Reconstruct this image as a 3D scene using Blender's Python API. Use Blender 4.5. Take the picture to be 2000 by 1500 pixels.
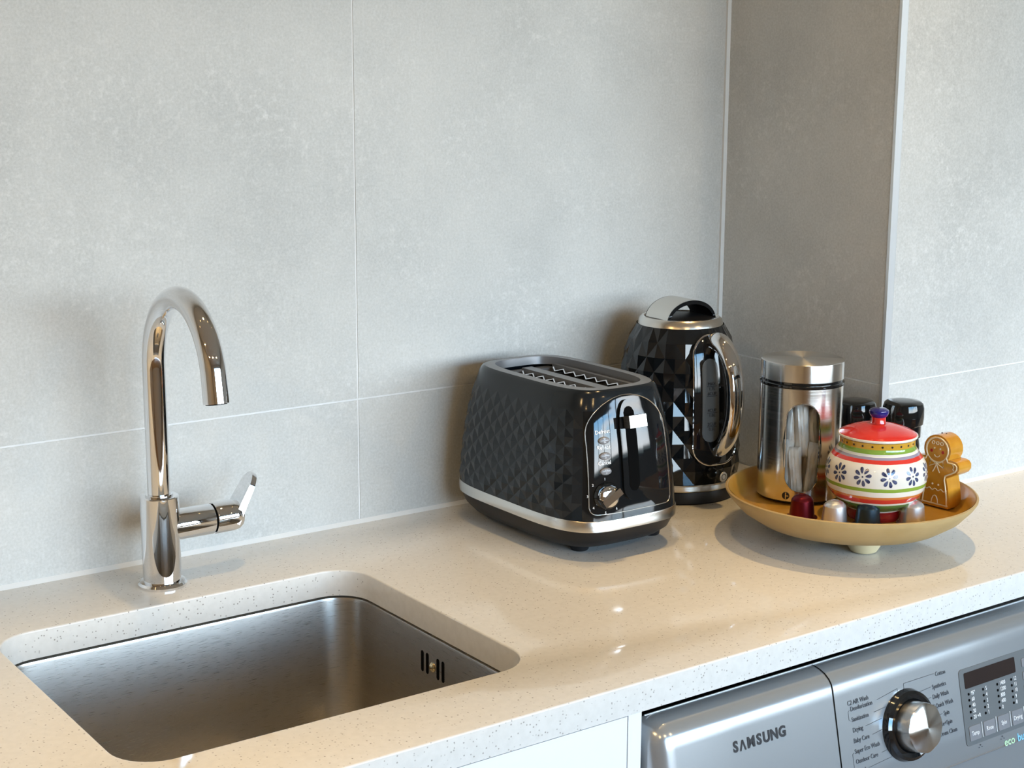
import bpy, bmesh, math, random
from math import sin, cos, pi, sqrt, radians, atan2
from mathutils import Vector, Matrix

for o in list(bpy.data.objects):
    bpy.data.objects.remove(o)
scene = bpy.context.scene
col = scene.collection
random.seed(7)

# ------------------------------------------------------------------ camera, sky, exposure
# the worktop surface is z = 0, the tiled back wall is y = 0, the floor is z = -0.9
YAW, PITCH, ROLL, FPX = 0.622047508, 0.200576, 0.004495237, 3062.97
CAM = Vector((0.0, -1.6411, 0.56))
fw = Vector((sin(YAW) * cos(PITCH), cos(YAW) * cos(PITCH), -sin(PITCH)))
rt = Vector((cos(YAW), -sin(YAW), 0))
up = rt.cross(fw)
rt, up = rt * cos(ROLL) + up * sin(ROLL), up * cos(ROLL) - rt * sin(ROLL)
cam = bpy.data.cameras.new('camera')
cam.sensor_width = 36.0
cam.sensor_fit = 'HORIZONTAL'
cam.lens = FPX / 2000.0 * 36.0
cam.clip_start = 0.02
cam_ob = bpy.data.objects.new('camera', cam)
cam_ob.matrix_world = Matrix(((rt.x, up.x, -fw.x, CAM.x), (rt.y, up.y, -fw.y, CAM.y), (rt.z, up.z, -fw.z, CAM.z), (0, 0, 0, 1)))
col.objects.link(cam_ob)
scene.camera = cam_ob

SKY_STRENGTH = 18.0
LAMP_WATTS = 10.5
SPOT_WATTS = 55.0
LAMP_COLOUR = (1.0, 0.66, 0.28)
scene.view_settings.view_transform = 'Standard'
scene.view_settings.look = 'None'
scene.view_settings.gamma = 1.0
scene.view_settings.use_curve_mapping = False
scene.view_settings.exposure = 0.0

w = bpy.data.worlds.new('sky')
scene.world = w
w.use_nodes = True
nt = w.node_tree
nt.nodes.clear()
tc = nt.nodes.new('ShaderNodeTexCoord')
sp = nt.nodes.new('ShaderNodeSeparateXYZ')
nt.links.new(tc.outputs['Generated'], sp.inputs[0])
rmp = nt.nodes.new('ShaderNodeValToRGB')
mr = nt.nodes.new('ShaderNodeMapRange')
mr.inputs['From Min'].default_value = -1
mr.inputs['From Max'].default_value = 1
nt.links.new(sp.outputs['Z'], mr.inputs['Value'])
nt.links.new(mr.outputs[0], rmp.inputs[0])
cr = rmp.color_ramp
cr.elements[0].position = 0.0
cr.elements[0].color = (0.10, 0.10, 0.09, 1)
cr.elements[1].position = 1.0
cr.elements[1].color = (0.22, 0.50, 0.95, 1)
for p_, c_ in ((0.47, (0.045, 0.055, 0.05, 1)), (0.499, (0.06, 0.08, 0.085, 1)), (0.505, (0.92, 0.96, 1.0, 1)), (0.56, (0.66, 0.85, 1.0, 1)), (0.63, (0.30, 0.62, 1.0, 1))):
    e = cr.elements.new(p_)
    e.color = c_
mp = nt.nodes.new('ShaderNodeMapping')
mp.inputs['Scale'].default_value = (1.5, 1.5, 6)
nt.links.new(tc.outputs['Generated'], mp.inputs[0])
nz = nt.nodes.new('ShaderNodeTexNoise')
nz.inputs['Scale'].default_value = 1.6
nz.inputs['Detail'].default_value = 5
nt.links.new(mp.outputs[0], nz.inputs['Vector'])
cl = nt.nodes.new('ShaderNodeValToRGB')
cl.color_ramp.elements[0].position = 0.48
cl.color_ramp.elements[1].position = 0.72
nt.links.new(nz.outputs['Fac'], cl.inputs[0])
hm = nt.nodes.new('ShaderNodeMath')
hm.operation = 'GREATER_THAN'
hm.inputs[1].default_value = 0.0
nt.links.new(sp.outputs['Z'], hm.inputs[0])
mul = nt.nodes.new('ShaderNodeMath')
mul.operation = 'MULTIPLY'
nt.links.new(cl.outputs[0], mul.inputs[0])
nt.links.new(hm.outputs[0], mul.inputs[1])
mxs = nt.nodes.new('ShaderNodeMixRGB')
mxs.inputs[2].default_value = (1.0, 1.0, 1.0, 1)
nt.links.new(mul.outputs[0], mxs.inputs[0])
nt.links.new(rmp.outputs[0], mxs.inputs[1])
bg = nt.nodes.new('ShaderNodeBackground')
bg.inputs['Strength'].default_value = SKY_STRENGTH
nt.links.new(mxs.outputs[0], bg.inputs['Color'])
wo = nt.nodes.new('ShaderNodeOutputWorld')
nt.links.new(bg.outputs[0], wo.inputs['Surface'])

# room and window dimensions
RX0, RX1, RY0, RZ0, RZ1 = -2.2, 5.2, -4.2, -0.9, 1.7
WX0, WX1, WZ0, WZ1 = -0.25, 4.9, 0.0, 1.45

# sky portal in the window opening (steers sampling only; the light is the sky itself)
pl = bpy.data.lights.new('window_daylight_portal', 'AREA')
pl.shape = 'RECTANGLE'
pl.size = WX1 - WX0
pl.size_y = WZ1 - WZ0
pl.cycles.is_portal = True
plo = bpy.data.objects.new('window_daylight_portal', pl)
plo.location = ((WX0 + WX1) / 2, RY0 - 0.02, (WZ0 + WZ1) / 2)
plo.rotation_euler = (radians(90), 0, 0)      # emits towards +y
col.objects.link(plo)


# ------------------------------------------------------------------ materials
def mat(name, color=(0.8, 0.8, 0.8), rough=0.5, metal=0.0, coat=0.0, spec=0.5, aniso=0.0, arot=0.0):
    m = bpy.data.materials.new(name)
    m.use_nodes = True
    b = m.node_tree.nodes['Principled BSDF']
    b.inputs['Base Color'].default_value = (*color, 1)
    b.inputs['Roughness'].default_value = rough
    b.inputs['Metallic'].default_value = metal
    b.inputs['Coat Weight'].default_value = coat
    b.inputs['Coat Roughness'].default_value = 0.03
    b.inputs['Specular IOR Level'].default_value = spec
    if aniso:
        b.inputs['Anisotropic'].default_value = aniso
        b.inputs['Anisotropic Rotation'].default_value = arot
        t = m.node_tree.nodes.new('ShaderNodeTangent')
        t.direction_type = 'RADIAL'
        t.axis = 'Z'
        m.node_tree.links.new(t.outputs[0], b.inputs['Tangent'])
    return m


def N(m, t, **kw):
    n = m.node_tree.nodes.new(t)
    for k, v in kw.items():
        if k in n.inputs:
            n.inputs[k].default_value = v
        else:
            setattr(n, k, v)
    return n


def L(m, a, b):
    m.node_tree.links.new(a, b)


def pbsdf(m):
    return m.node_tree.nodes['Principled BSDF']


def ramp(m, stops, interp='LINEAR'):
    r = N(m, 'ShaderNodeValToRGB')
    c = r.color_ramp
    c.interpolation = interp
    while len(c.elements) > 1:
        c.elements.remove(c.elements[-1])
    c.elements[0].position = stops[0][0]
    c.elements[0].color = (*stops[0][1], 1)
    for p, k in stops[1:]:
        e = c.elements.new(p)
        e.color = (*k, 1)
    return r


def tile_material():
    m = mat('concrete_look_tile', rough=0.42, spec=0.35)
    g = N(m, 'ShaderNodeNewGeometry')
    n1 = N(m, 'ShaderNodeTexNoise', Scale=3.2, Detail=9.0, Roughness=0.68)
    n2 = N(m, 'ShaderNodeTexNoise', Scale=95.0, Detail=7.0, Roughness=0.75)
    n3 = N(m, 'ShaderNodeTexNoise', Scale=330.0, Detail=3.0, Roughness=0.7)
    for n in (n1, n2, n3):
        L(m, g.outputs['Position'], n.inputs['Vector'])
    base = ramp(m, [(0.28, (0.44, 0.445, 0.43)), (0.5, (0.53, 0.532, 0.512)), (0.72, (0.60, 0.595, 0.567))])
    L(m, n1.outputs['Fac'], base.inputs[0])
    # pale worn flecks gathered in patches
    fl = N(m, 'ShaderNodeMath', operation='MULTIPLY')
    rf = ramp(m, [(0.50, (0, 0, 0)), (0.72, (0.8, 0.8, 0.8))])
    L(m, n2.outputs['Fac'], rf.inputs[0])
    rp = ramp(m, [(0.36, (0, 0, 0)), (0.70, (1, 1, 1))])
    nm = N(m, 'ShaderNodeTexNoise', Scale=7.0, Detail=5.0)
    L(m, g.outputs['Position'], nm.inputs['Vector'])
    L(m, nm.outputs['Fac'], rp.inputs[0])
    L(m, rf.outputs[0], fl.inputs[0])
    L(m, rp.outputs[0], fl.inputs[1])
    mx = N(m, 'ShaderNodeMixRGB')
    mx.inputs[2].default_value = (0.74, 0.735, 0.71, 1)
    L(m, fl.outputs[0], mx.inputs[0])
    L(m, base.outputs[0], mx.inputs[1])
    ov = N(m, 'ShaderNodeMixRGB', blend_type='OVERLAY')
    ov.inputs[0].default_value = 0.30
    L(m, mx.outputs[0], ov.inputs[1])
    L(m, n3.outputs['Fac'], ov.inputs[2])
    L(m, ov.outputs[0], pbsdf(m).inputs['Base Color'])
    bp = N(m, 'ShaderNodeBump', Strength=0.10, Distance=0.001)
    L(m, n2.outputs['Fac'], bp.inputs['Height'])
    L(m, bp.outputs[0], pbsdf(m).inputs['Normal'])
    return m


def stone_material():
    m = mat('speckled_quartz', rough=0.09, spec=0.5)
    g = N(m, 'ShaderNodeNewGeometry')
    v = N(m, 'ShaderNodeTexVoronoi', Scale=300.0)
    L(m, g.outputs['Position'], v.inputs['Vector'])
    sep = N(m, 'ShaderNodeSeparateColor')
    L(m, v.outputs['Color'], sep.inputs[0])
    pick = N(m, 'ShaderNodeMath', operation='GREATER_THAN')
    pick.inputs[1].default_value = 0.62
    L(m, sep.outputs[0], pick.inputs[0])
    near = N(m, 'ShaderNodeMapRange')
    near.inputs['From Min'].default_value = 0.16
    near.inputs['From Max'].default_value = 0.30
    near.inputs['To Min'].default_value = 1
    near.inputs['To Max'].default_value = 0
    L(m, v.outputs['Distance'], near.inputs['Value'])
    mu = N(m, 'ShaderNodeMath', operation='MULTIPLY')
    L(m, pick.outputs[0], mu.inputs[0])
    L(m, near.outputs[0], mu.inputs[1])
    mu2 = N(m, 'ShaderNodeMath', operation='MULTIPLY')
    L(m, mu.outputs[0], mu2.inputs[0])
    L(m, sep.outputs[1], mu2.inputs[1])
    nz = N(m, 'ShaderNodeTexNoise', Scale=140.0, Detail=4.0)
    L(m, g.outputs['Position'], nz.inputs['Vector'])
    bs = ramp(m, [(0.35, (0.665, 0.65, 0.615)), (0.65, (0.70, 0.685, 0.65))])
    L(m, nz.outputs['Fac'], bs.inputs[0])
    mx = N(m, 'ShaderNodeMixRGB')
    mx.inputs[2].default_value = (0.22, 0.20, 0.175, 1)
    L(m, mu2.outputs[0], mx.inputs[0])
    L(m, bs.outputs[0], mx.inputs[1])
    L(m, mx.outputs[0], pbsdf(m).inputs['Base Color'])
    return m


def brushed(name, color, rough, axis_scale, aniso=0.0, arot=0.0, bump=0.12, tangent=None):
    m = mat(name, color, rough, 1.0)
    b = pbsdf(m)
    g = N(m, 'ShaderNodeTexCoord')
    mp_ = N(m, 'ShaderNodeMapping')
    mp_.inputs['Scale'].default_value = axis_scale
    L(m, g.outputs['Object'], mp_.inputs[0])
    n = N(m, 'ShaderNodeTexNoise', Scale=1.0, Detail=3.0)
    L(m, mp_.outputs[0], n.inputs['Vector'])
    r = ramp(m, [(0.3, (rough * 0.8,) * 3), (0.7, (rough * 1.25,) * 3)])
    L(m, n.outputs['Fac'], r.inputs[0])
    L(m, r.outputs[0], b.inputs['Roughness'])
    bp = N(m, 'ShaderNodeBump', Strength=bump, Distance=0.0004)
    L(m, n.outputs['Fac'], bp.inputs['Height'])
    L(m, bp.outputs[0], b.inputs['Normal'])
    if aniso:
        b.inputs['Anisotropic'].default_value = aniso
        b.inputs['Anisotropic Rotation'].default_value = arot
        t = N(m, 'ShaderNodeTangent', direction_type='RADIAL', axis=tangent or 'Z')
        L(m, t.outputs[0], b.inputs['Tangent'])
    return m


def banded(name, stops, z0, z1, rough=0.08):
    """glaze painted in rings: constant colour bands by height"""
    m = mat(name, rough=rough, coat=0.3)
    g = N(m, 'ShaderNodeTexCoord')
    s = N(m, 'ShaderNodeSeparateXYZ')
    nz = N(m, 'ShaderNodeTexNoise', Scale=45.0, Detail=2.0)
    L(m, g.outputs['Object'], s.inputs[0])
    L(m, g.outputs['Object'], nz.inputs['Vector'])
    ad = N(m, 'ShaderNodeMath', operation='MULTIPLY_ADD')
    ad.inputs[1].default_value = 0.0012
    L(m, nz.outputs['Fac'], ad.inputs[0])
    L(m, s.outputs['Z'], ad.inputs[2])
    r_ = N(m, 'ShaderNodeMapRange')
    r_.inputs['From Min'].default_value = z0 + 0.0006
    r_.inputs['From Max'].default_value = z1 + 0.0006
    L(m, ad.outputs[0], r_.inputs['Value'])
    r = ramp(m, [((z - z0) / (z1 - z0), c) for z, c in stops], 'CONSTANT')
    L(m, r_.outputs[0], r.inputs[0])
    L(m, r.outputs[0], pbsdf(m).inputs['Base Color'])
    return m


def glassy(name, tint=(0.9, 0.95, 0.95), clear=0.9, rough=0.02):
    m = bpy.data.materials.new(name)
    m.use_nodes = True
    t = m.node_tree
    t.nodes.clear()
    a = t.nodes.new('ShaderNodeBsdfTransparent')
    a.inputs[0].default_value = (*tint, 1)
    b = t.nodes.new('ShaderNodeBsdfGlossy')
    b.inputs['Roughness'].default_value = rough
    f = t.nodes.new('ShaderNodeFresnel')
    f.inputs[0].default_value = 1.45
    x = t.nodes.new('ShaderNodeMixShader')
    o = t.nodes.new('ShaderNodeOutputMaterial')
    t.links.new(f.outputs[0], x.inputs[0])
    t.links.new(a.outputs[0], x.inputs[1])
    t.links.new(b.outputs[0], x.inputs[2])
    t.links.new(x.outputs[0], o.inputs[0])
    return m


def mottled(name, c0, c1, scale, rough, coat=0.0, bump=0.0):
    m = mat(name, c0, rough, coat=coat)
    g = N(m, 'ShaderNodeTexCoord')
    n = N(m, 'ShaderNodeTexNoise', Scale=scale, Detail=4.0)
    L(m, g.outputs['Object'], n.inputs['Vector'])
    r = ramp(m, [(0.35, c0), (0.65, c1)])
    L(m, n.outputs['Fac'], r.inputs[0])
    L(m, r.outputs[0], pbsdf(m).inputs['Base Color'])
    if bump:
        bp = N(m, 'ShaderNodeBump', Strength=bump, Distance=0.001)
        L(m, n.outputs['Fac'], bp.inputs['Height'])
        L(m, bp.outputs[0], pbsdf(m).inputs['Normal'])
    return m


M = {}
M['tile'] = tile_material()
M['grout'] = mottled('pale_grout', (0.72, 0.72, 0.71), (0.78, 0.78, 0.77), 60, 0.8)
M['caulk'] = mat('white_silicone', (0.72, 0.73, 0.72), 0.35)
M['alu'] = mat('satin_aluminium_trim', (0.70, 0.72, 0.73), 0.32, 0.55)
M['stone'] = stone_material()
M['chrome'] = mat('polished_chrome', (0.80, 0.80, 0.81), 0.035, 1.0)
M['sink'] = brushed('brushed_sink_steel', (0.52, 0.50, 0.475), 0.31, (70, 70, 2600), bump=0.05)
M['steel'] = brushed('brushed_canister_steel', (0.74, 0.71, 0.66), 0.20, (6, 6, 1400), 0.75, 0.25, 0.05)
M['lid_steel'] = mat('turned_lid_steel', (0.74, 0.72, 0.69), 0.24, 1.0, aniso=0.85, arot=0.25)
M['satin'] = mat('satin_steel', (0.68, 0.65, 0.60), 0.24, 1.0)
M['black'] = mat('gloss_black_plastic', (0.006, 0.007, 0.008), 0.045, spec=0.5)
M['black_side'] = mat('quilted_black_plastic', (0.010, 0.013, 0.016), 0.14, spec=0.35)
M['black_matt'] = mat('matt_black_plastic', (0.009, 0.009, 0.010), 0.42, spec=0.3)
M['void'] = mat('black_void', (0.002, 0.002, 0.002), 0.8, spec=0.05)
M['grey_deck'] = mat('grey_metallic_deck', (0.17, 0.17, 0.175), 0.32, 0.3)
M['button'] = mat('grey_push_button', (0.20, 0.20, 0.21), 0.25)
M['white_ink'] = mat('white_print', (0.85, 0.85, 0.85), 0.5)
M['dark_ink'] = mat('dark_grey_print', (0.035, 0.04, 0.05), 0.5)
M['black_ink'] = mat('black_print', (0.008, 0.008, 0.012), 0.35)
M['window_grey'] = mat('smoked_gauge_window', (0.11, 0.12, 0.125), 0.15)
M['white_door'] = mat('white_cabinet_laminate', (0.80, 0.82, 0.84), 0.28)
M['white_paint'] = mottled('cream_wall_paint', (0.44, 0.39, 0.33), (0.46, 0.41, 0.35), 8, 0.85)
M['ceil_paint'] = mottled('white_ceiling_paint', (0.68, 0.64, 0.58), (0.70, 0.66, 0.60), 8, 0.9)
M['oak'] = mottled('oak_floor', (0.22, 0.14, 0.08), (0.30, 0.20, 0.12), 14, 0.4)
M['frame'] = mat('dark_window_frame', (0.05, 0.05, 0.055), 0.4)
M['pane'] = glassy('window_pane_glass', (0.97, 0.98, 0.98))
M['jar_glass'] = glassy('clear_jar_glass', (0.93, 0.95, 0.94))
M['silver_paint'] = mat('silver_washer_paint', (0.50, 0.54, 0.57), 0.21, 0.7)
M['washer_body'] = mat('grey_washer_body', (0.30, 0.32, 0.33), 0.4, 0.3)
M['panel_grey'] = mat('grey_display_panel', (0.15, 0.16, 0.165), 0.25, 0.2)
M['lcd'] = mat('dark_display_glass', (0.03, 0.022, 0.02), 0.06)
M['knob_steel'] = mat('spun_knob_steel', (0.72, 0.70, 0.66), 0.22, 1.0, aniso=0.8, arot=0.25)
M['dial_black'] = mat('smoked_chrome_ring', (0.07, 0.075, 0.08), 0.04, 0.9)
M['tray_wood'] = mottled('mustard_tray_glaze', (0.41, 0.285, 0.12), (0.45, 0.32, 0.145), 30, 0.5)
M['tray_inner'] = mottled('ochre_tray_glaze', (0.42, 0.225, 0.035), (0.46, 0.26, 0.05), 30, 0.30, 0.15)
M['foot_cream'] = mat('cream_tray_foot', (0.60, 0.50, 0.30), 0.5)
M['red_glaze'] = mottled('red_glaze', (0.60, 0.025, 0.02), (0.70, 0.045, 0.03), 25, 0.10, 0.4)
M['blue_glaze'] = mat('cobalt_glaze', (0.018, 0.016, 0.16), 0.08, coat=0.4)
M['cream_glaze'] = mat('cream_glaze', (0.80, 0.76, 0.66), 0.1, coat=0.3)
M['petal'] = mottled('navy_painted_petal', (0.025, 0.03, 0.075), (0.10, 0.12, 0.22), 260, 0.12, 0.3)
M['ginger'] = mottled('gingerbread_glaze', (0.50, 0.215, 0.018), (0.62, 0.30, 0.035), 50, 0.14, 0.4)
M['icing'] = mat('cream_icing', (0.80, 0.66, 0.42), 0.25)
M['cheek'] = mat('red_cheek', (0.42, 0.02, 0.015), 0.2)
M['capsule_red'] = mat('burgundy_foil', (0.13, 0.010, 0.018), 0.30, 0.85)
M['capsule_silver'] = mat('silver_foil', (0.74, 0.77, 0.79), 0.32, 0.8)
M['capsule_blue'] = mat('slate_blue_foil', (0.035, 0.062, 0.085), 0.30, 0.8)
M['paper'] = mottled('grey_white_wrapper', (0.72, 0.70, 0.68), (0.90, 0.89, 0.87), 40, 0.30, 0.2, 0.6)
M['pepper'] = mottled('dark_peppercorns', (0.02, 0.016, 0.012), (0.08, 0.06, 0.045), 300, 0.6, 0.0, 0.8)
M['salt'] = mottled('coarse_salt', (0.55, 0.55, 0.54), (0.75, 0.75, 0.74), 300, 0.5, 0.0, 0.8)
M['brass'] = mat('brass_screw', (0.62, 0.52, 0.33), 0.2, 1.0)
M['eco_green'] = mat('pale_green_print', (0.45, 0.65, 0.42), 0.4)
M['eco_blue'] = mat('pale_blue_print', (0.20, 0.50, 0.68), 0.4)
lens = bpy.data.materials.new('lit_lamp_lens')
lens.use_nodes = True
pbsdf(lens).inputs['Emission Color'].default_value = (*LAMP_COLOUR, 1)
pbsdf(lens).inputs['Emission Strength'].default_value = 4.0
M['lens'] = lens


# ------------------------------------------------------------------ helpers
def tag(o, label=None, cat=None, group=None, kind=None):
    if label:
        o['label'] = label
    if cat:
        o['category'] = cat
    if group:
        o['group'] = group
    if kind:
        o['kind'] = kind
    return o


def thing(name, label, cat, loc=(0, 0, 0), rz=0.0, group=None):
    o = bpy.data.objects.new(name, None)
    o.empty_display_size = 0.03
    o.location = loc
    o.rotation_euler = (0, 0, rz)
    col.objects.link(o)
    return tag(o, label, cat, group)


def obj(name, bm, m, parent=None, loc=None, matrix=None, smooth=35, bevel=0.0):
    if bevel:
        bmesh.ops.bevel(bm, geom=[e for e in bm.edges if len(e.link_faces) == 2 and e.calc_face_angle(0) > 0.5], offset=bevel, segments=3, affect='EDGES', profile=0.5, clamp_overlap=True)
    me = bpy.data.meshes.new(name)
    bmesh.ops.recalc_face_normals(bm, faces=bm.faces[:])
    bm.to_mesh(me)
    bm.free()
    me.materials.append(m)
    if smooth:
        for p in me.polygons:
            p.use_smooth = True
        me.set_sharp_from_angle(angle=radians(smooth))
    o = bpy.data.objects.new(name, me)
    col.objects.link(o)
    if parent:
        o.parent = parent
    if loc:
        o.location = loc
    if matrix is not None:
        o.matrix_local = matrix
    return o


def W(parent):
    """local location that keeps world-space vertices in place under an unrotated thing"""
    return -Vector(parent.location)


def struct(name, bm, m, parent=None, **k):
    o = obj(name, bm, m, parent, **k)
    o['kind'] = 'structure'
    return o


def box(x0, x1, y0, y1, z0, z1, bm=None):
    bm = bm or bmesh.new()
    v = [bm.verts.new(p) for p in ((x0, y0, z0), (x1, y0, z0), (x1, y1, z0), (x0, y1, z0), (x0, y0, z1), (x1, y0, z1), (x1, y1, z1), (x0, y1, z1))]
    for f in ((0, 3, 2, 1), (4, 5, 6, 7), (0, 1, 5, 4), (1, 2, 6, 5), (2, 3, 7, 6), (3, 0, 4, 7)):
        bm.faces.new([v[i] for i in f])
    return bm


def lathe(prof, n=48, bm=None, c=(0, 0), closed=False):
    """prof: (r, z) list; r = 0 ends become poles"""
    bm = bm or bmesh.new()
    rings = []
    for r, z in prof:
        if r < 1e-6:
            rings.append([bm.verts.new((c[0], c[1], z))])
        else:
            rings.append([bm.verts.new((c[0] + r * cos(2 * pi * i / n), c[1] + r * sin(2 * pi * i / n), z)) for i in range(n)])
    pairs = list(zip(rings[:-1], rings[1:]))
    if closed:
        pairs.append((rings[-1], rings[0]))
    for a, b in pairs:
        for i in range(n):
            j = (i + 1) % n
            if len(a) == 1 and len(b) == 1:
                continue
            if len(a) == 1:
                bm.faces.new((a[0], b[i], b[j]))
            elif len(b) == 1:
                bm.faces.new((a[i], a[j], b[0]))
            else:
                bm.faces.new((a[i], a[j], b[j], b[i]))
    return bm


def tube(pts, r, n=12, closed=False, bm=None, cap=True, flat=None):
    """sweep a circle (radius r, or a list) along pts; flat = (axis, factor) squashes the section"""
    bm = bm or bmesh.new()
    P = [Vector(p) for p in pts]
    R = r if isinstance(r, (list, tuple)) else [r] * len(P)
    k = len(P)
    T = []
    for i in range(k):
        a = P[i - 1] if (i or closed) else P[i]
        b = P[(i + 1) % k] if (i < k - 1 or closed) else P[i]
        t = (b - a)
        T.append(t.normalized() if t.length > 1e-9 else Vector((0, 0, 1)))
    ref = Vector((0, 0, 1)) if abs(T[0].z) < 0.9 else Vector((1, 0, 0))
    nrm = (ref - T[0] * ref.dot(T[0])).normalized()
    rings = []
    for i in range(k):
        nrm = (nrm - T[i] * nrm.dot(T[i]))
        nrm = nrm.normalized() if nrm.length > 1e-9 else Vector((1, 0, 0))
        bi = T[i].cross(nrm)
        ring = []
        for q in range(n):
            d = nrm * cos(2 * pi * q / n) + bi * sin(2 * pi * q / n)
            off = d * R[i]
            if flat:
                ax, fac = flat
                off = off - ax * off.dot(ax) * (1 - fac)
            ring.append(bm.verts.new(P[i] + off))
        rings.append(ring)
    for i in range(k if closed else k - 1):
        a, b = rings[i], rings[(i + 1) % k]
        for q in range(n):
            bm.faces.new((a[q], a[(q + 1) % n], b[(q + 1) % n], b[q]))
    if cap and not closed:
        bm.faces.new(rings[0])
        bm.faces.new(rings[-1][::-1])
    return bm


def prism(outline, d0, d1, bm=None):
    """outline: (u, v) list in the x-z plane, extruded along y from d0 to d1"""
    bm = bm or bmesh.new()
    a = [bm.verts.new((u, d0, v)) for u, v in outline]
    b = [bm.verts.new((u, d1, v)) for u, v in outline]
    bm.faces.new(a)
    bm.faces.new(b[::-1])
    k = len(a)
    for i in range(k):
        bm.faces.new((a[i], b[i], b[(i + 1) % k], a[(i + 1) % k]))
    return bm


def grid(S, us, vs, bm=None, wrap=False):
    bm = bm or bmesh.new()
    V = [[bm.verts.new(S(u, v)) for u in us] for v in vs]
    n = len(us)
    for j in range(len(vs) - 1):
        for i in range(n if wrap else n - 1):
            k = (i + 1) % n
            bm.faces.new((V[j][i], V[j][k], V[j + 1][k], V[j + 1][i]))
    return bm


def snormal(S, u, v, e=2e-4):
    a = Vector(S(u + e, v)) - Vector(S(u - e, v))
    b = Vector(S(u, v + e)) - Vector(S(u, v - e))
    return a.cross(b).normalized()


def patch(S, vs, ul, ur, off, depth, nu=14, bm=None):
    """a plate lying on surface S(u, v), proud by off, with a skirt of the given depth; returns bm and border points"""
    bm = bm or bmesh.new()
    V, B = [], []
    for v in vs:
        row = []
        a, b = ul(v), ur(v)
        for i in range(nu + 1):
            u = a + (b - a) * i / nu
            n = snormal(S, u, v)
            row.append((Vector(S(u, v)) + n * off, n))
        V.append(row)
    G = [[bm.verts.new(p) for p, n in row] for row in V]
    for j in range(len(vs) - 1):
        for i in range(nu):
            try:
                bm.faces.new((G[j][i], G[j][i + 1], G[j + 1][i + 1], G[j + 1][i]))
            except ValueError:
                pass
    loop = [(0, i) for i in range(nu + 1)] + [(j, nu) for j in range(1, len(vs))] + [(len(vs) - 1, i) for i in range(nu - 1, -1, -1)] + [(j, 0) for j in range(len(vs) - 2, 0, -1)]
    low = [bm.verts.new(V[j][i][0] - V[j][i][1] * depth) for j, i in loop]
    for q in range(len(loop)):
        r = (q + 1) % len(loop)
        j, i = loop[q]
        j2, i2 = loop[r]
        bm.faces.new((G[j][i], low[q], low[r], G[j2][i2]))
    return bm, [V[j][i][0] for j, i in loop]


def spread(v0, v1, n):
    return [v0 + (v1 - v0) * 0.5 * (1 - cos(pi * i / n)) for i in range(n + 1)]


def roundend(v, v0, v1, w, r):
    """half width of a rounded bar at height v"""
    d = max(v0 + r - v, v - (v1 - r), 0)
    return max(w - r + sqrt(max(r * r - d * d, 0)), 2e-5)


def diamonds(S, us, vs, amp, wrap=False, bm=None):
    """quilted diamond relief: a grid where every other point stands proud, split along the grooves"""
    bm = bm or bmesh.new()
    n, k = len(us), len(vs)
    V = []
    for j, v in enumerate(vs):
        row = []
        for i, u in enumerate(us):
            p = Vector(S(u, v))
            edge = j in (0, k - 1) or (not wrap and i in (0, n - 1))
            if (i + j) % 2 and not edge:
                p = p + snormal(S, u, v) * (amp(v) if callable(amp) else amp)
            row.append(bm.verts.new(p))
        V.append(row)
    for j in range(k - 1):
        for i in range(n if wrap else n - 1):
            i2 = (i + 1) % n
            a, b, c, d = V[j][i], V[j][i2], V[j + 1][i2], V[j + 1][i]
            if (i + j) % 2 == 0:
                bm.faces.new((a, b, c))
                bm.faces.new((a, c, d))
            else:
                bm.faces.new((a, b, d))
                bm.faces.new((b, c, d))
    return bm


_font_cache = {}


def text(body, size, m, parent, matrix, name='lettering', align='LEFT', sx=1.0, bold=0.0):
    key = (body, size, align, sx, bold)
    if key not in _font_cache:
        c = bpy.data.curves.new('lettering', 'FONT')
        c.body = body
        c.size = size
        c.align_x = align
        c.align_y = 'CENTER'
        c.extrude = 0.00012
        c.offset = bold
        c.resolution_u = 3
        t = bpy.data.objects.new('lettering_source', c)
        col.objects.link(t)
        dg = bpy.context.evaluated_depsgraph_get()
        me = bpy.data.meshes.new_from_object(t.evaluated_get(dg))
        bpy.data.objects.remove(t)
        bpy.data.curves.remove(c)
        for v in me.vertices:
            v.co.x *= sx
        _font_cache[key] = me
    me = _font_cache[key].copy()
    me.materials.clear()
    me.materials.append(m)
    o = bpy.data.objects.new(name, me)
    col.objects.link(o)
    o.parent = parent
    o.matrix_local = matrix
    return o


def frame(p, x, n):
    """matrix with local X along x, local Z along n, at p"""
    z = Vector(n).normalized()
    x = Vector(x)
    x = (x - z * x.dot(z)).normalized()
    y = z.cross(x)
    return Matrix(((x.x, y.x, z.x, p[0]), (x.y, y.y, z.y, p[1]), (x.z, y.z, z.z, p[2]), (0, 0, 0, 1)))


def interp(x, xs, ys):
    if x <= xs[0]:
        return ys[0]
    for a, b, c, d in zip(xs, xs[1:], ys, ys[1:]):
        if x <= b:
            return c + (d - c) * (x - a) / (b - a)
    return ys[-1]


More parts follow.
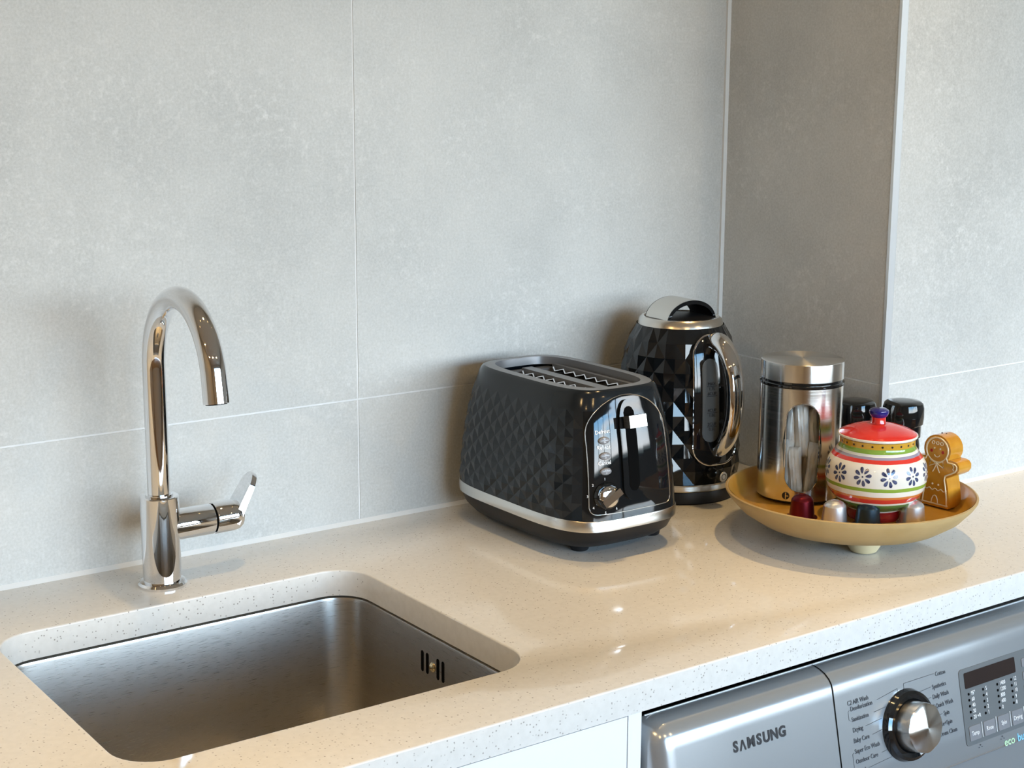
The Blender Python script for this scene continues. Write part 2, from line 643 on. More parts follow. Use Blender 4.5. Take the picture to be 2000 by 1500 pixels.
def smooth_interp(x, xs, ys):
    """monotone-ish cubic (Catmull-Rom) through the points"""
    if x <= xs[0]:
        return ys[0]
    if x >= xs[-1]:
        return ys[-1]
    i = max(k for k in range(len(xs) - 1) if xs[k] <= x)
    t = (x - xs[i]) / (xs[i + 1] - xs[i])

    def slope(k):
        if k == 0:
            return (ys[1] - ys[0]) / (xs[1] - xs[0])
        if k == len(xs) - 1:
            return (ys[-1] - ys[-2]) / (xs[-1] - xs[-2])
        return (ys[k + 1] - ys[k - 1]) / (xs[k + 1] - xs[k - 1])
    h = xs[i + 1] - xs[i]
    m0, m1 = slope(i) * h, slope(i + 1) * h
    return (2 * t**3 - 3 * t * t + 1) * ys[i] + (t**3 - 2 * t * t + t) * m0 + (-2 * t**3 + 3 * t * t) * ys[i + 1] + (t**3 - t * t) * m1


# ------------------------------------------------------------------ the room
PX, PY = 1.5453, -0.307            # inner corner of the boxed-out pier and its front plane
GROUT_Z = 0.157
struct('floor', box(RX0, RX1, RY0, 0.1, RZ0 - 0.05, RZ0), M['oak'], smooth=0)
struct('ceiling', box(RX0, RX1, RY0, 0.1, RZ1, RZ1 + 0.05), M['ceil_paint'], smooth=0)
struct('wall_left', box(RX0 - 0.1, RX0, RY0, 0.1, RZ0, RZ1), M['white_paint'], smooth=0)
struct('wall_right', box(RX1, RX1 + 0.1, RY0, 0.1, RZ0, RZ1), M['white_paint'], smooth=0)
bm = box(RX0, WX0, RY0 - 0.15, RY0, RZ0, RZ1)
box(WX1, RX1, RY0 - 0.15, RY0, RZ0, RZ1, bm)
box(WX0, WX1, RY0 - 0.15, RY0, WZ1, RZ1, bm)
box(WX0, WX1, RY0 - 0.15, RY0, RZ0, WZ0, bm)
struct('wall_front', bm, M['white_paint'], smooth=0)

win = bpy.data.objects.new('window_1', None)
win.location = ((WX0 + WX1) / 2, RY0 - 0.07, WZ0)
col.objects.link(win)
tag(win, 'wide five-pane window facing the worktop', kind='structure')
xs_ = [WX0 + (WX1 - WX0) * i / 5 for i in range(6)]
for i, x in enumerate(xs_):
    hw_ = 0.045 if i in (0, 5) else 0.03
    xa = min(max(x - hw_, WX0), WX1)
    xb = min(max(x + hw_, WX0), WX1)
    obj('frame_post', box(xa, xb, RY0 - 0.10, RY0 - 0.04, WZ0, WZ1), M['frame'], win, W(win), smooth=0)
for z in (WZ0, WZ1 - 0.05):
    obj('frame_rail', box(WX0, WX1, RY0 - 0.10, RY0 - 0.04, z, z + 0.05), M['frame'], win, W(win), smooth=0)
for a, b in zip(xs_, xs_[1:]):
    obj('pane', box(a + 0.02, b - 0.02, RY0 - 0.073, RY0 - 0.067, WZ0 + 0.04, WZ1 - 0.04), M['pane'], win, W(win), smooth=0)

wb = struct('wall_back', box(RX0, PX, 0.0009, 0.1, RZ0, RZ1), M['grout'], smooth=0)
G = 0.0011
rows = [(0.0, GROUT_Z), (GROUT_Z, GROUT_Z + 0.6), (GROUT_Z + 0.6, GROUT_Z + 1.2), (GROUT_Z + 1.2, RZ1)]
cols = [(RX0, -1.4559), (-1.4559, -0.8559), (-0.8559, -0.2559), (-0.2559, 0.3441), (0.3441, 0.9441), (0.9441, PX - 0.003)]


def tile(x0, x1, y0, y1, z0, z1, parent):
    return obj('tile', box(x0, x1, y0, y1, z0, z1), M['tile'], parent, bevel=0.0007)


for r0, r1 in rows:
    for c0, c1 in cols:
        tile(c0 + G, c1 - G, 0.0, 0.009, r0 + G, r1 - G, wb)

wp = struct('wall_pier', box(PX + 0.0009, RX1, PY + 0.0009, 0.1, RZ0, RZ1), M['grout'], smooth=0)
TX = PX + 0.0115
for r0, r1 in rows:
    tile(PX, PX + 0.009, PY + 0.004, -0.0035, r0 + G, r1 - G, wp)
    for c0, c1 in ((TX, TX + 0.6), (TX + 0.6, TX + 1.2), (TX + 1.2, TX + 1.8), (TX + 1.8, TX + 2.4), (TX + 2.4, RX1)):
        tile(c0 + G * 0.6, c1 - G, PY, PY + 0.009, r0 + G, r1 - G, wp)
# corner trim on the outer arris, grout fillet in the inner corner, silicone along the worktop
bm = box(PX - 0.0008, TX - 0.0004, PY - 0.0008, PY + 0.0035, 0.0, RZ1)
struct('trim_1', bm, M['alu'], smooth=0)
bm = box(PX - 0.0065, PX + 0.001, -0.0035, 0.003, 0.0, RZ1)
struct('trim_2', bm, M['caulk'], smooth=0)
bm = prism([(0, 0), (0, 0.0045), (-0.0045, 0)], RX0, PX - 0.004)
for v in bm.verts:                                   # swing the triangular bead so that it runs along x
    v.co = Vector((v.co.y, v.co.x, v.co.z))
struct('trim_3', bm, M['caulk'], smooth=0)
bm = prism([(0, 0), (0, 0.004), (-0.004, 0)], PX, RX1)
for v in bm.verts:
    v.co = Vector((v.co.y, v.co.x + PY, v.co.z))
struct('trim_4', bm, M['caulk'], smooth=0)

# ------------------------------------------------------------------ ceiling lamps: narrow spots over the worktop, wide ones in the room
LAMPS = [(-0.55, -0.52, 1), (0.14, -0.52, 1), (0.82, -0.52, 1), (1.50, -0.52, 1), (2.2, -0.52, 1), (-1.3, -1.3, 0), (-1.3, -2.6, 0), (0.2, -2.9, 0), (1.9, -2.9, 0)]
for i, (x, y, narrow) in enumerate(LAMPS):
    lab = 'small round spot recessed in the ceiling above the worktop' if narrow else 'small round wide-beam lamp recessed in the ceiling of the room'
    d = thing('ceiling_downlight', lab, 'light', (x, y, RZ1), 0, 'recessed worktop spots' if narrow else 'recessed room lamps')
    obj('trim_ring', lathe([(0.036, -0.001), (0.036, -0.006), (0.05, -0.006), (0.052, -0.001)], 32, closed=True), M['satin'], d)
    obj('lens', lathe([(0, -0.002), (0.036, -0.002)], 24), M['lens'], d)
    if narrow:
        a = bpy.data.lights.new('downlight_lamp', 'SPOT')
        a.spot_size = radians(44)
        a.spot_blend = 1.0
        a.shadow_soft_size = 0.03
        a.energy = SPOT_WATTS
    else:
        a = bpy.data.lights.new('downlight_lamp', 'AREA')
        a.shape = 'DISK'
        a.size = 0.06
        a.energy = LAMP_WATTS
    a.color = LAMP_COLOUR
    ao = bpy.data.objects.new('downlight_lamp', a)
    ao.location = (0, 0, -0.008)
    ao.parent = d
    col.objects.link(ao)

# ------------------------------------------------------------------ worktop with sink cut-out
CY = -0.5977
SX0, SX1, SY0, SY1, SR = 0.437, 0.848, -0.502, -0.144, 0.042


def rrect(x0, x1, y0, y1, r, n=10):
    pts = []
    for cx, cy, a0 in ((x1 - r, y1 - r, 0), (x0 + r, y1 - r, 90), (x0 + r, y0 + r, 180), (x1 - r, y0 + r, 270)):
        for i in range(n + 1):
            a = radians(a0 + 90 * i / n)
            pts.append((cx + r * cos(a), cy + r * sin(a)))
    return pts


def worktop():
    bm = bmesh.new()
    hole = rrect(SX0, SX1, SY0, SY1, SR)
    outer = [(RX0 + 0.002, CY), (PX + 0.0, CY), (RX1 - 0.002, CY), (RX1 - 0.002, PY - 0.0005), (PX - 0.0012, PY - 0.0005), (PX - 0.0012, -0.0005), (RX0 + 0.002, -0.0005)]
    for z, flip in ((0.0, False), (-0.030, True)):
        o = [bm.verts.new((x, y, z)) for x, y in outer]
        h = [bm.verts.new((x, y, z)) for x, y in hole]
        es = [bm.edges.new((o[i], o[(i + 1) % len(o)])) for i in range(len(o))] + [bm.edges.new((h[i], h[(i + 1) % len(h)])) for i in range(len(h))]
        bmesh.ops.triangle_fill(bm, use_beauty=True, use_dissolve=False, edges=es)
        if not flip:
            top_o, top_h = o, h
    for a, b in ((top_o, o), (top_h, h)):
        for i in range(len(a)):
            j = (i + 1) % len(a)
            bm.faces.new((a[i], b[i], b[j], a[j]))
    bmesh.ops.recalc_face_normals(bm, faces=bm.faces[:])
    be = [e for e in bm.edges if len(e.link_faces) == 2 and abs(e.verts[0].co.z) < 1e-6 and abs(e.verts[1].co.z) < 1e-6 and e.calc_face_angle(0) > 1.0]
    bmesh.ops.bevel(bm, geom=be, offset=0.0018, segments=3, affect='EDGES', profile=0.5)
    return bm


tag(obj('worktop', worktop(), M['stone'], smooth=40), 'long pale speckled stone worktop with a sink cut-out', 'worktop')

# ------------------------------------------------------------------ undermount sink
sk = thing('sink', 'rectangular brushed steel undermount sink bowl in the worktop', 'sink', ((SX0 + SX1) / 2, (SY0 + SY1) / 2, -0.20))


def sink_bowl():
    bm = bmesh.new()
    prof = [(0.016, -0.0330), (0.0030, -0.0330), (0.0012, -0.0338), (0.0006, -0.036), (0.0, -0.175)]
    for i in range(1, 9):
        a = radians(90 * i / 8)
        prof.append((-0.022 * (1 - cos(a)), -0.175 - 0.022 * sin(a)))
    rings = []
    for off, z in prof:
        r_ = max(0.040 + off, 0.004)
        rings.append([bm.verts.new((x, y, z)) for x, y in rrect(SX0 - off, SX1 + off, SY0 - off, SY1 + off, r_)])
    n = len(rings[0])
    for a, b in zip(rings, rings[1:]):
        for i in range(n):
            bm.faces.new((a[i], a[(i + 1) % n], b[(i + 1) % n], b[i]))
    bm.faces.new(rings[-1])
    return bm


bowl_bm = sink_bowl()
basin = obj('basin', bowl_bm, M['sink'], sk, W(sk), smooth=50)
sol = basin.modifiers.new('sheet', 'SOLIDIFY')
sol.thickness = 0.0012
sol.offset = -1.0
# overflow slots and screw on the right-hand wall
XW = SX1 + 0.0002


def stadium_x(yc, zc, w_, h_, x, t):
    bm = bmesh.new()
    pts = []
    for i in range(9):
        a = pi * i / 8
        pts.append((yc + w_ * cos(a), zc + h_ - w_ + w_ * sin(a)))
    for i in range(9):
        a = pi + pi * i / 8
        pts.append((yc + w_ * cos(a), zc - h_ + w_ + w_ * sin(a)))
    a = [bm.verts.new((x, y, z)) for y, z in pts]
    b = [bm.verts.new((x + t, y, z)) for y, z in pts]
    bm.faces.new(a)
    bm.faces.new(b[::-1])
    for i in range(len(a)):
        bm.faces.new((a[i], b[i], b[(i + 1) % len(a)], a[(i + 1) % len(a)]))
    return bm


SLY = -0.3185
for k in (-1.85, -1.0, 0.8, 1.65):
    obj('overflow_slot', stadium_x(SLY - k * 0.0115, -0.065, 0.0026, 0.0118, XW - 0.0012, 0.002), M['void'], sk, W(sk), smooth=0)
bm = lathe([(0, 0.0035), (0.003, 0.003), (0.0052, 0.001), (0.0055, -0.001)], 20)
obj('overflow_screw', bm, M['brass'], sk, matrix=Matrix.Translation(Vector((XW - 0.001, SLY + 0.001, -0.066)) + W(sk)) @ Matrix.Rotation(-pi / 2, 4, 'Y'))
dr = obj('drain_ring', lathe([(0.030, 0.0), (0.045, 0.0), (0.045, 0.003), (0.040, 0.004), (0.030, 0.001)], 36, closed=True), M['chrome'], sk, Vector((0.64, -0.323, -0.1965)) + W(sk))
obj('strainer', lathe([(0, 0.004), (0.012, 0.004), (0.014, 0.001), (0.029, 0.0015)], 30), M['chrome'], sk, Vector((0.64, -0.323, -0.1965)) + W(sk))

# ------------------------------------------------------------------ mixer tap
FX, FY = 0.6459, -0.0848
tp = thing('mixer_tap', 'polished chrome swan-neck mixer tap beside the sink', 'tap', (FX, FY, 0))
obj('base_flange', lathe([(0, 0.0), (0.0262, 0.0), (0.0265, 0.003), (0.0245, 0.0055), (0.020, 0.0062), (0, 0.0062)], 48), M['chrome'], tp)
obj('body', lathe([(0, 0.006), (0.0203, 0.006), (0.0208, 0.02), (0.0213, 0.09), (0.0211, 0.1005), (0.0203, 0.1015), (0.0145, 0.1018), (0, 0.1018)], 48), M['chrome'], tp)
obj('collar', lathe([(0.0, 0.1015), (0.0150, 0.1015), (0.0150, 0.1035), (0.0, 0.1035)], 40), M['chrome'], tp)
# spout: straight riser, round arch towards the room, down to the outlet
SPL, RAD = 0.151, 0.0755
pts, rad = [], []
for i in range(9):
    pts.append((0, 0, 0.103 + (0.243 - 0.103) * i / 8))
    rad.append(0.0122)
for i in range(1, 29):
    a = pi * (i / 28) * 0.965
    pts.append((0, -RAD + RAD * cos(a), 0.243 + 0.083 * sin(a)))
    rad.append(0.0122 + 0.0006 * i / 28)
e = Vector(pts[-1])
d_ = (Vector(pts[-1]) - Vector(pts[-2])).normalized()
pts += [tuple(e + d_ * s) for s in (0.006, 0.014, 0.0215)]
rad += [0.0129, 0.0130, 0.0130]
obj('spout', tube(pts, rad, 32), M['chrome'], tp, smooth=60)
end = e + d_ * 0.0215
obj('aerator', tube([tuple(end - d_ * 0.004), tuple(end + d_ * 0.0012)], 0.0108, 28), M['black_matt'], tp)
# side lever
AZ = 0.0655
bm = lathe([(0, 0.010), (0.0172, 0.010), (0.0172, 0.0585), (0.0165, 0.0595), (0, 0.0595)], 40)
obj('valve_arm', bm, M['chrome'], tp, matrix=Matrix.Translation((0, 0, AZ)) @ Matrix.Rotation(pi / 2, 4, 'Y'))
bm = lathe([(0, 0.0590), (0.0158, 0.0590), (0.0158, 0.0620), (0, 0.0620)], 40)
obj('joint_ring', bm, M['void'], tp, matrix=Matrix.Translation((0, 0, AZ)) @ Matrix.Rotation(pi / 2, 4, 'Y'))
bm = lathe([(0, 0.0615), (0.0170, 0.0615), (0.0176, 0.0625), (0.0176, 0.084), (0.0168, 0.090), (0.0140, 0.094), (0, 0.0955)], 40)
LVM = Matrix.Translation((0, 0, AZ)) @ Matrix.Rotation(pi / 2, 4, 'Y')
lv = obj('lever', bm, M['chrome'], tp, matrix=LVM)
# paddle: a rounded blade rising outwards from the end of the lever
LZ = AZ
bm = bmesh.new()
A0, A1 = Vector((0.083, 0, -0.006)), Vector((0.1125, 0, 0.0450))
dirv = (A1 - A0).normalized()
nv = Vector((-dirv.z, 0, dirv.x))


def half_w(t):
    if t > 0.66:
        return 0.0142 * sqrt(max(1 - ((t - 0.66) / 0.34) ** 2, 0.0004))
    return 0.0170 + (0.0142 - 0.0170) * (t / 0.66)


rings = []
for i in range(19):
    t = 1 - (1 - i / 18) ** 1.5
    c = A0 + (A1 - A0) * t
    hw_ = half_w(t)
    th = 0.0052 * (1 - t) + 0.0030 * t
    rings.append([bm.verts.new(c + Vector((0, s * hw_, 0)) + nv * th * k_) for s, k_ in ((-1, -0.7), (-0.9, 1), (0.9, 1), (1, -0.7), (0.9, -1), (-0.9, -1))])
for a, b in zip(rings, rings[1:]):
    for q in range(6):
        bm.faces.new((a[q], a[(q + 1) % 6], b[(q + 1) % 6], b[q]))
bm.faces.new(rings[0])
bm.faces.new(rings[-1][::-1])
obj('paddle', bm, M['chrome'], lv, matrix=LVM.inverted() @ Matrix.Translation((0, 0, LZ)), smooth=40)

# ------------------------------------------------------------------ base cabinet and washing machine under the worktop
bc = thing('base_cabinet', 'white base cabinet below the sink beside the washing machine', 'cabinet', (0.3, -0.3, RZ0))
obj('carcass', box(RX0 + 0.01, 0.395, -0.575, -0.01, RZ0 + 0.1, -0.0315), M['white_door'], bc, W(bc), smooth=0)
obj('plinth', box(RX0 + 0.01, 0.884, -0.53, -0.50, RZ0, RZ0 + 0.1), M['white_door'], bc, W(bc), smooth=0)
obj('end_panel', box(0.8845, 0.9004, -0.5955, -0.01, RZ0, -0.0308), M['white_door'], bc, W(bc), bevel=0.0006)
for x0, x1 in ((-1.05, -0.40), (-0.40, 0.24), (0.24, 0.8840)):
    dd = obj('door', box(x0 + 0.0015, x1 - 0.0008, -0.5955, -0.577, RZ0 + 0.105, -0.0318), M['white_door'], bc, W(bc), bevel=0.0008)
    hx = (x0 + x1) / 2
    obj('handle', box(hx - 0.07, hx + 0.07, -0.615, -0.607, -0.66, -0.65), M['satin'], dd, bevel=0.002)
    for s in (-0.065, 0.057):
        obj('handle_post', box(hx + s, hx + s + 0.008, -0.609, -0.594, -0.66, -0.65), M['satin'], dd, smooth=0)

WL, WR = 0.9058, 1.5280
wm = thing('washing_machine', 'silver front-loading washing machine fitted under the worktop', 'washing machine', ((WL + WR) / 2, -0.3, RZ0))
TH = radians(12.5)
Y0, Z0 = -0.612, -0.062


def face(x, v, off=0.0):
    """point on the tilted control fascia, v metres below its upper break"""
    return Vector((x, Y0 - v * sin(TH) - off * cos(TH), Z0 - v * cos(TH) + off * sin(TH)))


FN = Vector((0, -cos(TH), sin(TH)))


def fmat(x, v, off=0.0004):
    return frame(face(x, v, off) + W(wm), (1, 0, 0), FN)


prof = [(-0.572, -0.0520), (-0.5815, -0.0438), (-0.5860, -0.0440), (-0.5930, -0.0452), (-0.6000, -0.0476), (-0.6062, -0.0518), (-0.6100, -0.0565)]
prof += [(face(0, v).y, face(0, v).z) for v in (0.0, 0.008, 0.02, 0.05, 0.09, 0.118)]
prof += [(-0.6360, -0.181), (-0.6300, -0.186), (-0.60, -0.188), (-0.56, -0.188)]


def fascia_ring(bm, x, dl):
    return [bm.verts.new((x, y + dl if y < -0.5725 else y, z - dl * 0.55 if z > -0.17 else z + dl * 0.3)) for y, z in prof]


bm = bmesh.new()
st = []
for i in range(9):
    ph = radians(90 * i / 8)
    st.append((WL + 0.022 * (1 - cos(ph)), 0.024 * (1 - sin(ph))))
st += [(WL + 0.1, 0), (1.141, 0), (1.35, 0)] + [(WR - (x - WL), dl) for x, dl in reversed(st)]
R_ = [fascia_ring(bm, x, dl) for x, dl in st]
for a, b in zip(R_, R_[1:]):
    for i in range(len(prof) - 1):
        bm.faces.new((a[i], a[i + 1], b[i + 1], b[i]))
bm.faces.new(R_[0])
bm.faces.new(R_[-1][::-1])
obj('control_fascia', bm, M['silver_paint'], wm, W(wm), smooth=40)
obj('top_plate', box(WL - 0.0005, WR, -0.5715, -0.03, -0.070, -0.0530), M['black_matt'], wm, W(wm), bevel=0.004)  # coloured black to put the shade of the gap under the worktop here
obj('seam_highlight', box(WL + 0.010, WR - 0.010, -0.5822, -0.5810, -0.0441, -0.0429), M['alu'], wm, W(wm), smooth=0)  # pale strip standing in for the highlight along the gap edge
obj('cabinet', box(WL, WR, -0.59, -0.03, RZ0 + 0.02, -0.071), M['washer_body'], wm, W(wm), bevel=0.006)
obj('front_panel', box(WL + 0.004, WR - 0.004, -0.612, -0.588, RZ0 + 0.06, -0.189), M['silver_paint'], wm, W(wm), bevel=0.006)
dm = Matrix.Translation(Vector((1.2047, -0.612, -0.52)) + W(wm)) @ Matrix.Rotation(pi / 2, 4, 'X')
door_ = obj('porthole_door', lathe([(0, 0.02), (0.13, 0.022), (0.15, 0.035), (0.20, 0.05), (0.235, 0.04), (0.245, 0.01), (0.245, -0.002)], 56), M['dial_black'], wm, matrix=dm)
obj('door_rim', lathe([(0.205, 0.046), (0.222, 0.050), (0.238, 0.038), (0.232, 0.03), (0.21, 0.03)], 56, closed=True), M['chrome'], door_)
for dx in (0.05, 0.5477):
    for dy in (-0.55, -0.08):
        obj('foot', lathe([(0, 0), (0.02, 0), (0.02, 0.012), (0.01, 0.025), (0, 0.025)], 16), M['black_matt'], wm, Vector((WL + dx, dy, RZ0)) + W(wm))
# seam between the detergent drawer and the controls
sp_ = [(y, z) for y, z in prof[1:13]]
bm = bmesh.new()
ringa = [bm.verts.new((1.1398 + 0.0, y - 0.0004, z + 0.0005)) for y, z in sp_]
ringb = [bm.verts.new((1.1412 + 0.0, y - 0.0004, z + 0.0005)) for y, z in sp_]
for i in range(len(sp_) - 1):
    bm.faces.new((ringa[i], ringa[i + 1], ringb[i + 1], ringb[i]))
obj('drawer_seam', bm, M['void'], wm, W(wm))

for k, ch in enumerate('S_MSUNG'):
    x = 1.0020 + (0.0, 0.0094, 0.0206, 0.0314, 0.0414, 0.0520, 0.0630)[k]
    if ch == '_':                                      # the crossbar-less A
        bm = bmesh.new()
        for pts_ in (((-0.0044, -0.0052), (-0.0024, -0.0052), (0.0009, 0.0052), (-0.0009, 0.0052)), ((0.0024, -0.0052), (0.0044, -0.0052), (0.0009, 0.0052), (-0.0009, 0.0052))):
            bm.faces.new([bm.verts.new((a_, b_, 0.0001)) for a_, b_ in pts_])
        obj('brand_lettering', bm, M['black_ink'], wm, matrix=fmat(x, 0.0240), smooth=0)
    else:
        text(ch, 0.0146, M['black_ink'], wm, fmat(x, 0.0240), 'brand_lettering', 'CENTER', 0.94, 0.0006)
labels_r = [('Cotton', 1.2955, 0.0175), ('Synthetics', 1.2885, 0.0300), ('Daily Wash', 1.2875, 0.0405), ("15' Quick Wash", 1.2825, 0.0510), ('Spin', 1.3020, 0.0615), ('Rinse+Spin', 1.2895, 0.0720), ('Eco Drum Clean', 1.2825, 0.0825)]
labels_l = [('C2 AIR Wash', 1.1590, 0.0180), ('Deodorization', 1.1625, 0.0245), ('Sanitization', 1.1625, 0.0355), ('Drying', 1.1625, 0.0465), ('Baby Care', 1.1620, 0.0575), ('Super Eco Wash', 1.1618, 0.0685), ('Outdoor Care', 1.1618, 0.0790), ('Wool', 1.1618, 0.0895)]
for s, x, v in labels_r + labels_l:
    text(s, 0.0070, M['dark_ink'], wm, fmat(x, v), 'programme_label', sx=0.80)


def pline(pts, r=0.00022, m='dark_ink', name='pointer_line'):
    obj(name, tube([face(x, v, 0.0002) for x, v in pts], r, 4), M[m], wm, W(wm), smooth=0)


DX, DV = 1.2440, 0.0600
pline([(1.2450, 0.0215), (1.2450, 0.0160), (1.2935, 0.0160)])
pline([(1.2690, 0.0300), (1.2865, 0.0290)])
pline([(1.2775, 0.0405), (1.2855, 0.0400)])
pline([(1.2850, 0.0615), (1.3000, 0.0610)])
pline([(1.2350, 0.0225), (1.2350, 0.0190), (1.2030, 0.0235)])
pline([(1.1960, 0.0350), (1.2170, 0.0335)])
pline([(1.1820, 0.0460), (1.2070, 0.0440)])
pline([(1.1905, 0.0570), (1.2050, 0.0555)])
pline([(1.2010, 0.0785), (1.2120, 0.0775)])
pline([(1.1790, 0.0890), (1.2170, 0.0865)])
pline([(1.1612, 0.0250), (1.1590, 0.0262), (1.1590, 0.0350), (1.1612, 0.0360)])
pline([(1.1605, 0.0690), (1.1585, 0.0700), (1.1585, 0.1080)])
# programme dial
ring = obj('dial_ring', lathe([(0.0, 0.004), (0.026, 0.0042), (0.0285, 0.0075), (0.033, 0.0085), (0.0365, 0.0065), (0.0385, 0.0), (0, 0)], 56), M['dial_black'], wm, matrix=fmat(DX, DV, 0.0))
nk = 64
bm = bmesh.new()
kp = [(0.0262, 0.004), (0.0265, 0.007), (0.0262, 0.022), (0.0256, 0.0250), (0.0225, 0.0268)]
rr_ = []
for q, (r, z) in enumerate(kp):
    row = []
    for i in range(nk):
        a = 2 * pi * i / nk
        wob = 1.0 + (0.018 * cos(8 * a) if q >= 3 else 0)
        row.append(bm.verts.new((r * wob * cos(a), r * wob * sin(a), z)))
    rr_.append(row)
for a, b in zip(rr_, rr_[1:]):
    for i in range(nk):
        bm.faces.new((a[i], a[(i + 1) % nk], b[(i + 1) % nk], b[i]))
cv = bm.verts.new((0, 0, 0.0285))
for i in range(nk):
    bm.faces.new((rr_[-1][i], rr_[-1][(i + 1) % nk], cv))
obj('dial_knob', bm, M['knob_steel'], ring, smooth=30)
# display panel
bm = bmesh.new()
pp = rrect(1.3325, 1.4960, -0.1058, -0.0215, 0.0045, 5)
a = [bm.verts.new(face(x, -v, 0.0008)) for x, v in pp]
b = [bm.verts.new(face(x, -v, -0.0008)) for x, v in pp]
bm.faces.new(a)
for i in range(len(a)):
    bm.faces.new((a[i], b[i], b[(i + 1) % len(a)], a[(i + 1) % len(a)]))
dp = obj('display_panel', bm, M['panel_grey'], wm, W(wm), smooth=30)


def fplate(name, x0, x1, v0, v1, m, r=0.0015, t=0.0013, parent=None):
    bm = bmesh.new()
    pp = rrect(x0, x1, -v1, -v0, r, 4)
    a = [bm.verts.new(face(x, -v, t)) for x, v in pp]
    b = [bm.verts.new(face(x, -v, 0.0)) for x, v in pp]
    bm.faces.new(a)
    for i in range(len(a)):
        bm.faces.new((a[i], b[i], b[(i + 1) % len(a)], a[(i + 1) % len(a)]))
    return obj(name, bm, m, parent or dp, smooth=30)


fplate('display_screen', 1.3400, 1.4270, 0.0262, 0.0436, M['lcd'])
ptx = [(1.3445, ['95\u00b0', '60', '40', '30', '20 +R']), (1.3690, ['5', '4', '3', '2', '1']), (1.3935, ['1400', '1200', '800', '400', '0']), (1.4180, ['12', '11', '10', '9', '8'])]
for x, items in ptx:
    for k, s in enumerate(items):
        v = 0.0500 + 0.0066 * k
        fplate('indicator_light', x - 0.0013, x + 0.0013, v - 0.0014, v + 0.0014, M['void'], 0.0010)
        text(s, 0.0062, M['white_ink'], dp, frame(face(x + 0.0040, v, 0.0010), (1, 0, 0), FN), 'setting_label', sx=0.8)
for k, s in enumerate(('Temp', 'Rinse', 'Spin', 'Drying', 'Delay', 'Option')):
    x = 1.3385 + 0.0245 * k
    fplate('touch_button', x, x + 0.0190, 0.0850, 0.1010, M['button'], 0.0015, 0.0014)
    text(s, 0.0068, M['white_ink'], dp, frame(face(x + 0.0095, 0.0935, 0.0017), (1, 0, 0), FN), 'button_label', 'CENTER', 0.8)
    if k:
        fplate('divider_line', x - 0.0030, x - 0.0024, 0.0840, 0.1010, M['white_ink'], 0.0002, 0.0011)
for k in range(4):
    fplate('option_button', 1.4385, 1.4500, 0.0310 + k * 0.0150, 0.0405 + k * 0.0150, M['button'], 0.0015, 0.0016)
for x in (1.355, 1.393):
    text('-\u00b0-', 0.0070, M['dark_ink'], wm, fmat(x, 0.1105), 'child_lock_mark', 'CENTER')
text('eco', 0.0125, M['eco_green'], wm, fmat(1.3950, 0.1165), 'eco_mark', bold=0.0002)
text('bubble', 0.0125, M['eco_blue'], wm, fmat(1.4180, 0.1165), 'bubble_mark', bold=0.0002)

# ------------------------------------------------------------------ toaster
TCX, TCY = 1.139, -0.164
ts = thing('toaster', 'black two-slice toaster with quilted diamond sides and steel band', 'toaster', (TCX, TCY, 0))
TZ = [0.036, 0.05, 0.09, 0.13, 0.16, 0.18, 0.192, 0.197]
TA = [0.0895, 0.09, 0.0875, 0.083, 0.078, 0.0735, 0.0690, 0.0660]
TB = [0.1395, 0.14, 0.137, 0.132, 0.126, 0.1205, 0.1170, 0.1145]


def ta(z):
    return smooth_interp(z, TZ, TA)


def tb(z):
    return smooth_interp(z, TZ, TB)


def sup(a, b, th):
    c, s = cos(th), sin(th)
    return (a * math.copysign(sqrt(abs(c)), c), b * math.copysign(sqrt(abs(s)), s))


# arc-length table around the base outline, starting at the middle of the front
NT = 4000
tabl, acc = [(0.0, -pi / 2)], 0.0
prev = sup(0.09, 0.14, -pi / 2)
for i in range(1, NT + 1):
    th_ = -pi / 2 + 2 * pi * i / NT
    q = sup(0.09, 0.14, th_)
    acc += math.hypot(q[0] - prev[0], q[1] - prev[1])
    prev = q
    tabl.append((acc, th_))
PER = acc


def theta(s):
    s = s % PER
    lo, hi = 0, NT
    while hi - lo > 1:
        md = (lo + hi) // 2
        if tabl[md][0] <= s:
            lo = md
        else:
            hi = md
    f = (s - tabl[lo][0]) / (tabl[hi][0] - tabl[lo][0])
    return tabl[lo][1] + f * (tabl[hi][1] - tabl[lo][1])


def TS(s, z):
    x, y = sup(ta(z), tb(z), theta(s))
    return (x, y, z)


def TF(x, z):
    """front of the toaster by x and height"""
    a, b = ta(z), tb(z)
    return (x, -b * max(1 - abs(x / a) ** 4, 1e-4) ** 0.25, z)


S0 = 0.074
nc = 54
us = [S0 + (PER - 2 * S0) * i / nc for i in range(nc + 1)]
vs = [0.0495 + (0.176 - 0.0495) * (j / 12) ** 1.0 for j in range(13)]
obj('quilted_shell', diamonds(TS, us, vs, lambda z: 0.0015 if z < 0.15 else 0.0010), M['black_side'], ts, smooth=0)
obj('front_shell', grid(TS, [-S0 + 2 * S0 * i / 48 for i in range(49)], [0.0495 + (0.176 - 0.0495) * j / 20 for j in range(21)]), M['black'], ts, smooth=60)
allu = [PER * i / 160 for i in range(160)]


def shoulder(s, v):
    p = Vector(TS(s, min(max(v, 0.0), 0.197)))
    return p


bm = bmesh.new()
lev = [(0.1745, 1.0015), (0.178, 1.003), (0.183, 1.0), (0.188, 1.0), (0.192, 1.0), (0.1955, 0.994), (0.1968, 0.980)]
VV = [[bm.verts.new((TS(s, z)[0] * k, TS(s, z)[1] * k, z)) for s in allu] for z, k in lev]
for a, b in zip(VV, VV[1:]):
    for i in range(160):
        bm.faces.new((a[i], a[(i + 1) % 160], b[(i + 1) % 160], b[i]))
obj('shoulder', bm, M['black_side'], ts, smooth=60)
